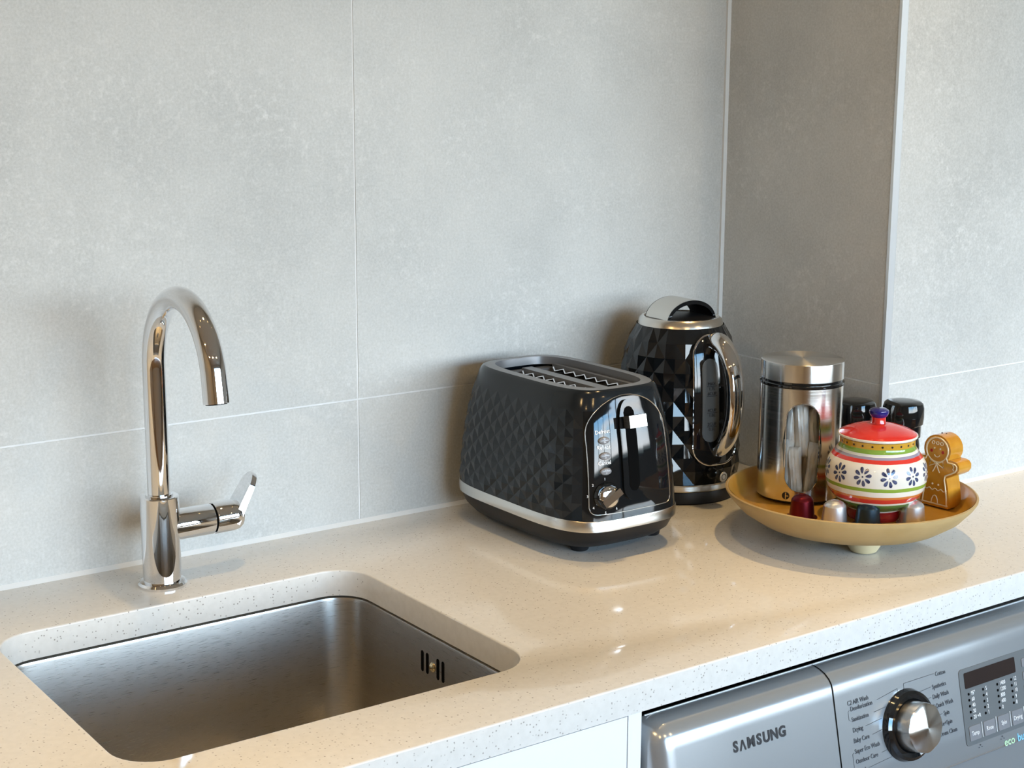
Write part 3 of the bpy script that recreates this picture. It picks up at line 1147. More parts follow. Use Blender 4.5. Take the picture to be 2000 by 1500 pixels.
# top rim and recessed deck
bm = bmesh.new()
ro = [bm.verts.new((TS(s, 0.1968)[0] * 0.9805, TS(s, 0.1968)[1] * 0.9805, 0.1967)) for s in allu]


def inner_pt(s, kx, ky, z):
    x, y = sup(0.0530 * kx, 0.1015 * ky, theta(s))
    return (x, y - 0.0005, z)


ri = [bm.verts.new(inner_pt(s, 1, 1, 0.1972)) for s in allu]
rl = [bm.verts.new(inner_pt(s, 0.985, 0.99, 0.1875)) for s in allu]
for a, b in ((ro, ri), (ri, rl)):
    for i in range(160):
        bm.faces.new((a[i], a[(i + 1) % 160], b[(i + 1) % 160], b[i]))
obj('top_rim', bm, M['grey_deck'], ts, smooth=50)
# well floor and walls under the slots
bm = box(-0.0475, 0.0475, -0.096, 0.096, 0.105, 0.110)
obj('slot_well', bm, M['void'], ts, smooth=0)
SLW, SLL = 0.0150, 0.075
bm = bmesh.new()
for x0, x1 in ((-0.0462, -0.0400), (-0.0075, 0.0075), (0.0400, 0.0462)):
    box(x0, x1, -0.0800, 0.0800, 0.1835, 0.1895, bm)
obj('deck_bar', bm, M['grey_deck'], ts, bevel=0.0012)
bm = bmesh.new()
box(-0.0440, 0.0440, -0.0945, -0.0790, 0.1835, 0.1900, bm)
box(-0.0440, 0.0440, 0.0800, 0.0930, 0.1780, 0.1850, bm)
obj('deck_end', bm, M['grey_deck'], ts, bevel=0.0015)
for xc in (-0.0238, 0.0238):
    for sx in (-1, 1):
        pts = []
        for k in range(15):
            y = -0.074 + 0.148 * k / 14
            pts.append((xc + sx * (0.0085 if k % 2 else 0.0140), y, 0.1860 - 0.003 * (k % 2)))
        obj('bread_guide', tube(pts, 0.0015, 6), M['chrome'], ts)
    obj('slot_liner', box(xc - 0.0150, xc - 0.0142, -0.078, 0.078, 0.112, 0.184), M['satin'], ts, smooth=0)
    obj('slot_liner', box(xc + 0.0142, xc + 0.0150, -0.078, 0.078, 0.112, 0.184), M['satin'], ts, smooth=0)


def ring_loft(levels, m, name, cap=False):
    bm = bmesh.new()
    VV = []
    for z, ka, kb in levels:
        VV.append([bm.verts.new((*sup(ka, kb, theta(s)), z)) for s in allu])
    for a, b in zip(VV, VV[1:]):
        for i in range(160):
            bm.faces.new((a[i], a[(i + 1) % 160], b[(i + 1) % 160], b[i]))
    if cap:
        bm.faces.new(VV[0])
        bm.faces.new(VV[-1][::-1])
    return obj(name, bm, m, ts, smooth=40)


ring_loft([(0.0370, 0.0885, 0.1385), (0.0370, 0.0908, 0.1408), (0.0485, 0.0912, 0.1412), (0.0500, 0.0905, 0.1405), (0.0502, 0.088, 0.138)], M['satin'], 'steel_band')
ring_loft([(0.0125, 0.0740, 0.1160), (0.0140, 0.0775, 0.1200), (0.0230, 0.0845, 0.1320), (0.0370, 0.0890, 0.1390), (0.0380, 0.080, 0.13)], M['black_matt'], 'base', True)
for x in (-0.038, 0.072):
    for y in (-0.080, 0.095):
        obj('foot', lathe([(0, 0), (0.0095, 0), (0.0110, 0.002), (0.0125, 0.016), (0, 0.016)], 20), M['black_matt'], ts, (x, y, 0))
# control panel
PXC = -0.0065


def panel_hw(z):
    if z < 0.145:
        w_ = 0.0575 - 0.003 * (z - 0.058) / 0.087
        d = max(0.066 - z, 0)
        return w_ - 0.008 + sqrt(max(0.008**2 - d * d, 0))
    return 0.0545 * sqrt(max(1 - ((z - 0.145) / 0.0445) ** 2, 0.0002))


vs_ = [0.0580, 0.0585, 0.060, 0.062, 0.066, 0.08, 0.1, 0.12, 0.135, 0.145] + [0.145 + 0.0445 * sin(radians(9 * i)) for i in range(1, 11)]
bm, border = patch(TF, vs_, lambda z: PXC - panel_hw(z), lambda z: PXC + panel_hw(z), 0.0016, 0.004, 24)
cp = obj('control_panel', bm, M['black'], ts, smooth=40)
obj('panel_edge', tube(border, 0.0006, 6, closed=True), M['satin'], cp)


def on_front(x, z, off=0.0):
    n = snormal(TF, x, z)
    return Vector(TF(x, z)) + n * (0.0016 + off), n


# lever guide: raised rail with a dark slot
GX = -0.0075


def guide_hw(z):
    if z < 0.150:
        return roundend(z, 0.0700, 0.30, 0.0155, 0.0155)
    return 0.0155 * sqrt(max(1 - ((z - 0.150) / 0.034) ** 2, 0.0004))


gv = [0.0702, 0.0708, 0.072, 0.075, 0.080, 0.0855, 0.1, 0.125, 0.15] + [0.150 + 0.034 * sin(radians(15 * i)) for i in range(1, 7)]
bm, gb = patch(TF, gv, lambda z: GX - guide_hw(z), lambda z: GX + guide_hw(z), 0.0052, 0.006, 16)
lg = obj('lever_guide', bm, M['black'], cp, smooth=50)
bm, _ = patch(TF, spread(0.0810, 0.1760, 12), lambda z: GX - roundend(z, 0.0808, 0.1762, 0.0075, 0.0075), lambda z: GX + roundend(z, 0.0808, 0.1762, 0.0075, 0.0075), 0.0056, 0.002, 8)
obj('lever_slot', bm, M['void'], lg, smooth=50)
p, n = on_front(-0.0060, 0.159)
lvm = frame(p, (1, 0, 0), n)
bm = box(-0.0120, 0.0130, -0.0070, 0.0070, 0.0055, 0.0165)
obj('lever', bm, M['satin'], cp, matrix=lvm, bevel=0.0022)
bm = box(-0.009, 0.005, -0.004, 0.004, 0.0, 0.008)
obj('lever_stem', bm, M['black_matt'], cp, matrix=lvm, smooth=0)
for s, x, z in (('Defrost', -0.0432, 0.1420), ('Reheat', -0.0438, 0.1247), ('Cancel', -0.0443, 0.1072)):
    p, n = on_front(x, z)
    fm = frame(p, (1, 0, 0), n)
    bm = lathe([(0, 0.0030), (0.0040, 0.0030), (0.0054, 0.0022), (0.0060, 0.0)], 24)
    for v in bm.verts:
        v.co.x *= 1.22
        v.co.y *= 0.72
    obj('push_button', bm, M['button'], cp, matrix=fm)
    p2, n2 = on_front(x - 0.0005, z + 0.0096, 0.0003)
    text(s, 0.0062, M['white_ink'], cp, frame(p2, (1, 0, 0), n2), 'button_label', 'CENTER', 0.95, 0.0001)
p, n = on_front(-0.0440, 0.0790)
fm = frame(p, (1, 0, 0), n)
dl_ = obj('browning_dial', lathe([(0, 0.004), (0.0130, 0.004), (0.0150, 0.003), (0.0165, 0.0)], 40), M['black'], cp, matrix=fm)
obj('dial_cap', lathe([(0, 0.0085), (0.0095, 0.0082), (0.0122, 0.0065), (0.0128, 0.003), (0, 0.003)], 40), M['chrome'], dl_)
bm = box(-0.0132, 0.0132, -0.0042, 0.0042, 0.006, 0.0155)
obj('dial_grip', bm, M['chrome'], dl_, matrix=Matrix.Rotation(radians(32), 4, 'Z'), bevel=0.0018)
for k in range(6):
    a = radians(95 + 42 * k)
    p2, n2 = on_front(-0.0440 + 0.0205 * cos(a), 0.0790 + 0.0195 * sin(a), 0.0002)
    text(str(k + 1), 0.0042, M['white_ink'], cp, frame(p2, (1, 0, 0), n2), 'dial_number', 'CENTER')

# ------------------------------------------------------------------ kettle
KX, KY = 1.3725, -0.1075
kb = thing('kettle_power_stand', 'round black power stand under the faceted kettle', 'kettle stand', (KX, KY, 0))
obj('plinth', lathe([(0, 0.0), (0.0780, 0.0), (0.0800, 0.002), (0.0808, 0.010), (0.0800, 0.0165), (0, 0.0168)], 64), M['black_matt'], kb)
kt = thing('kettle', 'black diamond-faceted electric kettle with chrome handle', 'kettle', (KX, KY, 0.017))
KZ = [0.0, 0.012, 0.05, 0.09, 0.13, 0.16, 0.185, 0.203, 0.2165]
KR = [0.0808, 0.0812, 0.0806, 0.0795, 0.0775, 0.0742, 0.0688, 0.0622, 0.0545]


def kr(z):
    return smooth_interp(z, KZ, KR)


def KS(a, z):
    r = kr(z)
    return (r * cos(a), r * sin(a), z)


# handle direction
HA = atan2(-0.99, -0.065)
nk = 34
obj('steel_foot_ring', lathe([(0.0790, 0.0), (0.0806, 0.0003), (0.0818, 0.002), (0.0818, 0.0078), (0.0806, 0.0095), (0.079, 0.0095)], 64, closed=True), M['satin'], kt)
us = [HA + 2 * pi * i / nk for i in range(nk)]
vs = [0.010 + (0.2110 - 0.010) * j / 11 for j in range(12)]
obj('faceted_body', diamonds(KS, us, vs, lambda z: 0.0030 if z < 0.17 else 0.0020, wrap=True), M['black'], kt, smooth=0)
obj('lid_ring', lathe([(0.0470, 0.2180), (0.0480, 0.2205), (0.0510, 0.2205), (0.0545, 0.2175), (0.0560, 0.2120), (0.0572, 0.2085), (0.050, 0.2085)], 64, closed=True), M['satin'], kt)
ld = obj('lid', lathe([(0, 0.2215), (0.030, 0.2212), (0.0455, 0.2190), (0.0478, 0.2165), (0.0478, 0.212), (0, 0.212)], 56), M['black_matt'], kt)
# arched grip over the lid, its tunnel running along the handle direction
hd = Vector((cos(HA), sin(HA), 0))
hs = Vector((-sin(HA), cos(HA), 0))
bm = bmesh.new()
secs = []
for i in range(25):
    a = pi * i / 24
    ro_, ri_ = (0.0400, 0.0285), (0.0365, 0.0240)
    secs.append([hs * (ro_[0] * cos(a)) + Vector((0, 0, 0.2150 + ro_[1] * sin(a))), hs * (ri_[0] * cos(a)) + Vector((0, 0, 0.2150 + ri_[1] * sin(a)))])
for part, col_ in (('lid_grip', 'satin'),):
    rings = []
    for o_, i_ in secs:
        rings.append([bm.verts.new(o_ + hd * 0.0235), bm.verts.new(o_ - hd * 0.0235), bm.verts.new(i_ - hd * 0.0225), bm.verts.new(i_ + hd * 0.0225)])
    for a, b in zip(rings, rings[1:]):
        for q in range(4):
            bm.faces.new((a[q], a[(q + 1) % 4], b[(q + 1) % 4], b[q]))
    gp = obj(part, bm, M['satin'], ld, smooth=40)
bm = bmesh.new()
for sgn in (1, -1):
    rings = []
    for o_, i_ in secs:
        rings.append([bm.verts.new(o_ * 1.0 + hd * sgn * 0.0233), bm.verts.new(o_ + hd * sgn * 0.0245), bm.verts.new(i_ - Vector((0, 0, 0.0006)) + hd * sgn * 0.0245), bm.verts.new(i_ - Vector((0, 0, 0.0006)) + hd * sgn * 0.0215)])
    for a, b in zip(rings, rings[1:]):
        for q in range(4):
            bm.faces.new((a[q], a[(q + 1) % 4], b[(q + 1) % 4], b[q]))
obj('grip_edge', bm, M['black'], gp, smooth=40)
bm = bmesh.new()
rings = []
for o_, i_ in secs:
    i2 = i_ - Vector((0, 0, 0.0008))
    rings.append([bm.verts.new(i2 + hd * 0.0225), bm.verts.new(i2 - hd * 0.0225)])
for a, b in zip(rings, rings[1:]):
    bm.faces.new((a[0], a[1], b[1], b[0]))
obj('grip_lining', bm, M['black_matt'], gp, smooth=40)


def KP(u, z):
    """handle side by tangential distance u and height"""
    a = HA + u / 0.079
    r = kr(z) + 0.0008
    return (r * cos(a), r * sin(a), z)


# back plate behind the handle, bright outline, gauge window
def plate_hw(z):
    return roundend(z, 0.0370, 0.2025, 0.0335, 0.0250)


vs_ = [0.0370, 0.0372, 0.038, 0.040, 0.044, 0.050, 0.056, 0.062, 0.09, 0.12, 0.15, 0.1775, 0.1835, 0.1895, 0.195, 0.199, 0.2012, 0.2023, 0.2025]
bm, border = patch(KP, vs_, lambda z: -plate_hw(z), lambda z: plate_hw(z), 0.0045, 0.007, 18)
hp = obj('handle_plate', bm, M['black'], kt, smooth=45)
obj('plate_trim', tube(border, 0.0014, 8, closed=True), M['chrome'], hp)
gz0, gz1 = 0.0675, 0.1745
vs_ = [gz0, gz0 + 0.0008, gz0 + 0.003, gz0 + 0.007, gz0 + 0.0115, 0.10, 0.13, gz1 - 0.0115, gz1 - 0.007, gz1 - 0.003, gz1 - 0.0008, gz1]
bm, _ = patch(KP, vs_, lambda z: -0.011 - roundend(z, gz0, gz1, 0.0115, 0.0115), lambda z: -0.011 + roundend(z, gz0, gz1, 0.0115, 0.0115), 0.0055, 0.002, 10)
gw = obj('gauge_window', bm, M['window_grey'], hp, smooth=45)


def on_plate(u, z, off):
    n_ = snormal(KP, u, z)
    return frame(Vector(KP(u, z)) + n_ * off, snormal(KP, u, z).cross(Vector((0, 0, 1))) * -1, n_)


for s1, s2, z in (('MAX', '1.7L', 0.1400), ('6CUP', None, 0.1275), ('4CUP', '1.0L', 0.1060), ('2CUP', '0.5L', 0.0880)):
    text(s1, 0.0058, M['black_ink'], gw, on_plate(-0.010, z + 0.0030, 0.0058), 'gauge_mark', 'CENTER', 0.95)
    if s2:
        text(s2, 0.0058, M['black_ink'], gw, on_plate(-0.010, z - 0.0034, 0.0058), 'gauge_mark', 'CENTER', 0.95)
    obj('gauge_line', box(-0.0075, 0.0075, -0.0003, 0.0003, 0, 0.0002), M['black_ink'], gw, matrix=on_plate(-0.010, z, 0.0057), smooth=0)
# C-shaped chrome handle: path in (distance from axis, height)
hpth = [(0.066, 0.1945), (0.077, 0.1965), (0.090, 0.1930), (0.1025, 0.1815), (0.1115, 0.1640), (0.1165, 0.1430), (0.1175, 0.1210), (0.1150, 0.1000), (0.1080, 0.0800), (0.0990, 0.0655), (0.0890, 0.0560), (0.0790, 0.0520)]
fine = []
for i in range(len(hpth) - 1):
    for k in range(4):
        t = k / 4
        p0, p1, p2, p3 = hpth[max(i - 1, 0)], hpth[i], hpth[i + 1], hpth[min(i + 2, len(hpth) - 1)]
        fine.append(tuple(0.5 * (2 * b_ + (c_ - a_) * t + (2 * a_ - 5 * b_ + 4 * c_ - d_) * t * t + (3 * b_ - a_ - 3 * c_ + d_) * t**3) for a_, b_, c_, d_ in zip(p0, p1, p2, p3)))
fine.append(hpth[-1])
pts = [hd * d + Vector((0, 0, z)) for d, z in fine]
nf = len(pts)
rads = [0.0130 - 0.0050 * max(0, (i / (nf - 1) - 0.72) / 0.28) - 0.0025 * max(0, 0.12 - i / (nf - 1)) / 0.12 for i in range(nf)]
hn = obj('handle', tube(pts, rads, 24, flat=(hd, 0.62)), M['chrome'], kt, smooth=60)
inn = [p - hd * (0.0062 if 4 < i < nf - 5 else 0.004) for i, p in enumerate(pts)]
obj('handle_inner_grip', tube(inn[3:-3], [r * 0.80 for r in rads[3:-3]], 16, flat=(hd, 0.5)), M['black'], hn, smooth=60)
# switch and badge below the plate
n_ = snormal(KP, -0.012, 0.026)
obj('power_switch', lathe([(0, 0.0055), (0.006, 0.005), (0.0078, 0.003), (0.0082, -0.004)], 28), M['black'], kt, matrix=on_plate(-0.0085, 0.0265, 0.002))
bd = obj('round_badge', lathe([(0, 0.0018), (0.0062, 0.0018), (0.0068, 0.001), (0.0068, -0.004)], 28), M['satin'], kt, matrix=on_plate(0.0110, 0.0180, 0.0022))
obj('badge_mark', tube([(0.0036 * cos(2 * pi * i / 20), 0.0036 * sin(2 * pi * i / 20), 0.0019) for i in range(20)], 0.0004, 5, closed=True), M['button'], bd)
# pouring lip opposite the handle
bm = bmesh.new()
lip = []
for k, (d, z) in enumerate(((0.056, 0.168), (0.078, 0.188), (0.0800, 0.2085))):
    wdt = 0.004 + 0.009 * k
    lip.append([bm.verts.new(-hd * d), bm.verts.new(-hd * (d - 0.03) + hs * wdt * 1.3), bm.verts.new(-hd * (d - 0.03) - hs * wdt * 1.3)])
    for v in lip[-1]:
        v.co.z = z
for a, b in zip(lip, lip[1:]):
    for q in range(3):
        bm.faces.new((a[q], a[(q + 1) % 3], b[(q + 1) % 3], b[q]))
bm.faces.new(lip[0])
bm.faces.new(lip[-1][::-1])
obj('spout', bm, M['black'], kt, smooth=30)

# ------------------------------------------------------------------ footed tray
RX, RY = 1.3965, -0.394
FZ = 0.036                                             # height of the tray's inner floor
tr = thing('footed_tray', 'round mustard ceramic tray on stubby feet holding coffee things', 'tray', (RX, RY, 0))
obj('dish', lathe([(0, 0.0150), (0.060, 0.0150), (0.088, 0.0175), (0.112, 0.0250), (0.132, 0.0380), (0.1455, 0.0530), (0.1490, 0.0585), (0.1492, 0.0606), (0.1470, 0.0615), (0.1445, 0.0590), (0.1395, 0.0480), (0.134, 0.0400), (0.126, 0.0364), (0.115, FZ), (0, FZ)], 96), M['tray_wood'], tr, smooth=50)
obj('inner_glaze', lathe([(0.1455, 0.0607), (0.1440, 0.0592), (0.1390, 0.0484), (0.1335, 0.0404), (0.1257, 0.0367), (0.115, FZ + 0.0002), (0, FZ + 0.0002)], 96), M['tray_inner'], tr, smooth=50)
f0 = atan2(-0.4400 - RY, 1.3720 - RX)
for k in range(3):
    a = f0 + 2 * pi * k / 3
    obj('stub_foot', lathe([(0, 0), (0.0120, 0), (0.0155, 0.0015), (0.0195, 0.008), (0.0215, 0.0165), (0.0215, 0.0185), (0, 0.0185)], 32), M['foot_cream'], tr, (0.0535 * cos(a), 0.0535 * sin(a), 0))

# ------------------------------------------------------------------ steel canister with window
CX_, CY_ = 1.3898, -0.3140
ca = atan2(CAM.y - CY_, CAM.x - CX_)                    # the window faces into the room
cn = thing('canister', 'brushed steel canister with oval window and glass neck on the tray', 'canister', (CX_, CY_, FZ + 0.0003))
CR = 0.0508
obj('base_ring', lathe([(0, 0.0004), (0.0435, 0.0004), (0.0500, 0.0038), (0.0502, 0.0056), (0, 0.0056)], 64), M['black_matt'], cn)
wz0, wz1, wa = 0.0170, 0.1270, 0.0205                    # window bottom, top, half width along the arc
WAC = 0.0035


def win_half(u):
    """z limits of the window at arc distance u from its centre line"""
    d = sqrt(max(wa * wa - u * u, 0))
    return wz0 + wa - d, wz1 - wa + d


angs = []
for i in range(25):
    angs.append(-wa * cos(pi * i / 24))
outs = [wa + (2 * pi * CR - 2 * wa) * i / 72 for i in range(1, 72)]
bm = bmesh.new()
z_lo, z_hi = 0.0050, 0.1440


def cyl(u, r, z):
    a = ca + (u + WAC) / CR
    return (r * cos(a), r * sin(a), z)


prev_ = None
first_ = None
colsv = [(u, True) for u in angs] + [(u, False) for u in outs]
built = []
for u, inwin in colsv:
    zl, zu = win_half(u) if inwin else ((z_lo + z_hi) / 2,) * 2
    lo = [bm.verts.new(cyl(u, CR, z)) for z in (z_lo, zl)]
    hi = [bm.verts.new(cyl(u, CR, z)) for z in (zu, z_hi)]
    built.append((lo, hi))
nb = len(built)
for i in range(nb):
    a, b = built[i], built[(i + 1) % nb]
    for q in (0, 1):
        bm.faces.new((a[q][0], b[q][0], b[q][1], a[q][1]))
bmesh.ops.remove_doubles(bm, verts=bm.verts[:], dist=1e-6)
sl = obj('steel_sleeve', bm, M['steel'], cn, smooth=50)
brd = [cyl(u, CR + 0.0001, win_half(u)[1]) for u in angs] + [cyl(u, CR + 0.0001, win_half(u)[0]) for u in reversed(angs[1:-1])]
brd = [angs[0]] and brd
obj('window_rim', tube(brd, 0.0007, 6, closed=True), M['chrome'], sl)
obj('glass_liner', lathe([(0.0478, 0.006), (0.0478, 0.1445)], 64), M['jar_glass'], cn)
obj('glass_neck', lathe([(0.0500, 0.1440), (0.0515, 0.1455), (0.0515, 0.1475), (0.0495, 0.1490), (0.0495, 0.1515), (0.046, 0.1515), (0.046, 0.144)], 64, closed=True), M['dial_black'], cn)
obj('lid', lathe([(0, 0.1742), (0.0490, 0.1740), (0.0504, 0.1730), (0.0507, 0.1700), (0.0507, 0.1520), (0.0500, 0.1512), (0, 0.1512)], 72), M['lid_steel'], cn, smooth=40)
# maker's round mark on the sleeve: black disc with a pale cross stroke
lu = -0.0140 - WAC
lm_ = frame(cyl(lu, CR + 0.0003, 0.0120), Vector((-sin(ca + (lu + WAC) / CR), cos(ca + (lu + WAC) / CR), 0)), Vector((cos(ca + (lu + WAC) / CR), sin(ca + (lu + WAC) / CR), 0)))
mk = obj('round_mark', lathe([(0, 0.0004), (0.0046, 0.0004), (0.0046, -0.0006)], 28), M['black_ink'], sl, matrix=lm_)
obj('mark_stroke', box(-0.0006, 0.0006, -0.0040, 0.0040, 0.0003, 0.0007), M['satin'], mk, smooth=0)
obj('mark_stroke', box(0.0006, 0.0036, -0.0006, 0.0006, 0.0003, 0.0007), M['satin'], mk, smooth=0)


def sachet_mesh(h, w_, seed):
    rnd = random.Random(seed)
    bm = bmesh.new()
    nu_, nv_ = 12, 18
    ph = [rnd.uniform(0, 6.28) for _ in range(4)]
    front, back = [], []
    for j in range(nv_ + 1):
        v = j / nv_
        fa, ba = [], []
        for i in range(nu_ + 1):
            u = i / nu_ * 2 - 1
            puff = 0.0052 * max(1 - u**4, 0) * (min(v, 1 - v, 0.16) / 0.16) ** 0.5
            cr_ = 0.0007 * sin(9 * v + 3 * u + ph[0]) + 0.0005 * sin(23 * v - 5 * u + ph[1]) + 0.0006 * sin(14 * u + ph[2] + 4 * v)
            x = u * w_ * (1 + 0.05 * sin(7 * v + ph[3]))
            fa.append(bm.verts.new((x, -puff + cr_, v * h)))
            ba.append(bm.verts.new((x, puff + cr_ + 0.0003, v * h)))
        front.append(fa)
        back.append(ba)
    for F in (front, back):
        for j in range(nv_):
            for i in range(nu_):
                bm.faces.new((F[j][i], F[j][i + 1], F[j + 1][i + 1], F[j + 1][i]))
    for j in range(nv_):
        for i in (0, nu_):
            bm.faces.new((front[j][i], front[j + 1][i], back[j + 1][i], back[j][i]))
    for i in range(nu_):
        for j in (0, nv_):
            bm.faces.new((front[j][i], back[j][i], back[j][i + 1], front[j][i + 1]))
    return bm


fdir = Vector((cos(ca), sin(ca), 0))
sdir = Vector((-sin(ca), cos(ca), 0))
for k, (su, df, zb, h, tilt, yaw_) in enumerate(((-0.017, 0.030, 0.0, 0.072, 3, 25), (-0.002, 0.034, 0.0, 0.064, -4, -5), (0.014, 0.031, 0.0, 0.070, 5, -20), (-0.012, 0.022, 0.038, 0.078, 4, 12), (0.004, 0.027, 0.050, 0.070, -3, 0), (0.018, 0.019, 0.032, 0.080, -6, -25), (-0.020, 0.008, 0.0, 0.098, 2, 30), (0.008, 0.010, 0.0, 0.105, 3, 0), (0.026, 0.004, 0.0, 0.100, -2, -30))):
    pos = Vector((CX_, CY_, FZ + 0.0062 + zb)) + sdir * su + fdir * df
    o = obj('sachet', sachet_mesh(h, 0.0085, k), M['paper'], smooth=60)
    o.location = pos
    o.rotation_euler = (0, radians(tilt), ca + pi / 2 + radians(yaw_))
    tag(o, ('crinkled pale sachet standing low against the canister window', 'crinkled pale sachet lying on top of the others behind the canister window', 'crinkled pale sachet tucked deep inside the canister behind the front sachets')[k // 3], 'sachet', 'sachets inside the steel canister')

# ------------------------------------------------------------------ painted sugar bowl
BX, BY = 1.3987, -0.4305
sb = thing('sugar_bowl', 'painted ceramic sugar bowl with floral band and red lid', 'sugar bowl', (BX, BY, FZ + 0.0003))
cream, green, red, gold, grey_, dred, orng = (0.80, 0.755, 0.66), (0.25, 0.38, 0.055), (0.62, 0.045, 0.03), (0.60, 0.32, 0.035), (0.29, 0.27, 0.36), (0.30, 0.012, 0.015), (0.62, 0.20, 0.05)
bands = [(0.0, dred), (0.0128, cream), (0.0147, (0.12, 0.23, 0.055)), (0.0255, cream), (0.0282, red), (0.0341, orng), (0.0373, cream), (0.0435, green), (0.0479, cream), (0.0754, red), (0.0798, grey_), (0.0828, cream), (0.0855, green), (0.0906, gold)]
M['bowl_bands'] = banded('ring_painted_glaze', bands, 0.0, 0.10)
bz = [0.0, 0.004, 0.0105, 0.016, 0.022, 0.032, 0.041, 0.054, 0.069, 0.0797, 0.0868, 0.0915, 0.0975]
br_ = [0.0310, 0.0325, 0.0325, 0.0365, 0.0450, 0.0535, 0.0575, 0.0592, 0.0568, 0.0500, 0.0446, 0.0436, 0.0440]


def bowl_r(z):
    return smooth_interp(z, bz, br_)


pf = [(0, 0.0008), (0.0295, 0.0)] + [(bowl_r(0.0975 * i / 44), 0.0975 * i / 44) for i in range(45)] + [(0.0420, 0.0980), (0.0405, 0.0960), (0.0410, 0.088), (0.050, 0.070), (0.052, 0.045), (0.04, 0.02), (0, 0.012)]
bb = obj('bowl', lathe(pf, 72), M['bowl_bands'], sb, smooth=50)
lid_ = obj('lid', lathe([(0, 0.0985), (0.0440, 0.0985), (0.0452, 0.0992), (0.0456, 0.1006), (0.0450, 0.1022), (0.0440, 0.1030), (0.0380, 0.1062), (0.028, 0.1098), (0.018, 0.1122), (0.0095, 0.1135), (0, 0.1140)], 72), M['red_glaze'], sb, smooth=50)
obj('lid_rim', lathe([(0.0435, 0.0982), (0.0456, 0.0986), (0.0463, 0.1000), (0.0460, 0.1014), (0.0448, 0.1018)], 72, closed=True), M['cream_glaze'], lid_)
obj('knob_neck', lathe([(0.0092, 0.1130), (0.0083, 0.1155), (0.0082, 0.1215), (0, 0.1215)], 32), M['red_glaze'], lid_)
obj('knob', lathe([(0.0080, 0.1205), (0.0102, 0.1225), (0.0118, 0.1265), (0.0114, 0.1288), (0.0080, 0.1310), (0, 0.1318)], 32), M['blue_glaze'], lid_)


def BS(u, z):
    a = u
    r = bowl_r(z)
    return (r * cos(a), r * sin(a), z)


bca = atan2(CAM.y - BY, CAM.x - BX)
for k in range(12):
    a0 = bca + radians(-44.5 + 30 * k)
    zc_ = 0.0612
    bm = bmesh.new()
    for q in range(8):
        pa = 2 * pi * q / 8 + 0.2
        loop = []
        for i in range(10):
            t = 2 * pi * i / 10
            lx, ly = 0.0070 + 0.0036 * cos(t), 0.00165 * sin(t) * (1.15 + 0.45 * cos(t))
            du, dz = lx * cos(pa) - ly * sin(pa), (lx * sin(pa) + ly * cos(pa)) * 1.08
            p_ = Vector(BS(a0 + du / bowl_r(zc_ + dz), zc_ + dz))
            n_ = snormal(BS, a0 + du / bowl_r(zc_ + dz), zc_ + dz)
            loop.append(bm.verts.new(p_ + n_ * 0.00018))
        bm.faces.new(loop)
    loop = [bm.verts.new(Vector(BS(a0 + 0.0011 * cos(2 * pi * i / 8) / 0.058, zc_ + 0.0011 * sin(2 * pi * i / 8))) + snormal(BS, a0, zc_) * 0.00025) for i in range(8)]
    bm.faces.new(loop)
    obj('painted_flower', bm, M['petal'], bb, smooth=0)
    for off in (-7.5, 7.5):
        aa = a0 + radians(off)
        zd = 0.0940
        loop_bm = bmesh.new()
        loop_bm.faces.new([loop_bm.verts.new(Vector(BS(aa + 0.0013 * cos(2 * pi * i / 8) / 0.044, zd + 0.0013 * sin(2 * pi * i / 8))) + snormal(BS, aa, zd) * 0.0003) for i in range(8)])
        obj('painted_dot', loop_bm, M['black_ink'], bb, smooth=0)

# ------------------------------------------------------------------ salt and pepper mills
for nm, (gx, gy), ztop, mm, lab in (('mill', (1.5000, -0.3810), 0.1560, 'pepper', 'black-capped glass pepper mill behind the gingerbread shaker'), ('mill', (1.4870, -0.3160), 0.1470, 'salt', 'black-capped glass mill behind the steel canister')):
    h = ztop - FZ - 0.002
    g_ = thing(nm, lab, 'mill', (gx, gy, FZ + 0.002))
    obj('glass_body', lathe([(0, 0.0), (0.0205, 0.0), (0.0220, 0.002), (0.0220, h - 0.055), (0.0205, h - 0.046), (0.0205, h - 0.040)], 36), M['jar_glass'], g_)
    obj('filling', lathe([(0, 0.002), (0.0200, 0.002), (0.0203, h - 0.065), (0, h - 0.062)], 32), M[mm], g_)
    obj('collar', lathe([(0.0205, h - 0.046), (0.0228, h - 0.045), (0.0228, h - 0.030), (0.0205, h - 0.030)], 40, closed=True), M['black'], g_)
    bm = bmesh.new()
    nn = 56
    rws = []
    for r, z in ((0.0215, h - 0.0320), (0.0246, h - 0.0290), (0.0254, h - 0.0200), (0.0250, h - 0.0085), (0.0236, h - 0.0035), (0.0205, h - 0.0010), (0.012, h)):
        rws.append([bm.verts.new((r * (1 + 0.015 * cos(7 * 2 * pi * i / nn)) * cos(2 * pi * i / nn), r * (1 + 0.015 * cos(7 * 2 * pi * i / nn)) * sin(2 * pi * i / nn), z)) for i in range(nn)])
    for a, b in zip(rws, rws[1:]):
        for i in range(nn):
            bm.faces.new((a[i], a[(i + 1) % nn], b[(i + 1) % nn], b[i]))
    bm.faces.new(rws[0])
    bm.faces.new(rws[-1])
    obj('cap', bm, M['black'], g_, smooth=35)

# ------------------------------------------------------------------ gingerbread shaker
gn = thing('gingerbread_shaker', 'glazed gingerbread figure shaker with piped cream icing lines', 'shaker', (1.4990, -0.4470, FZ + 0.002), radians(-86))
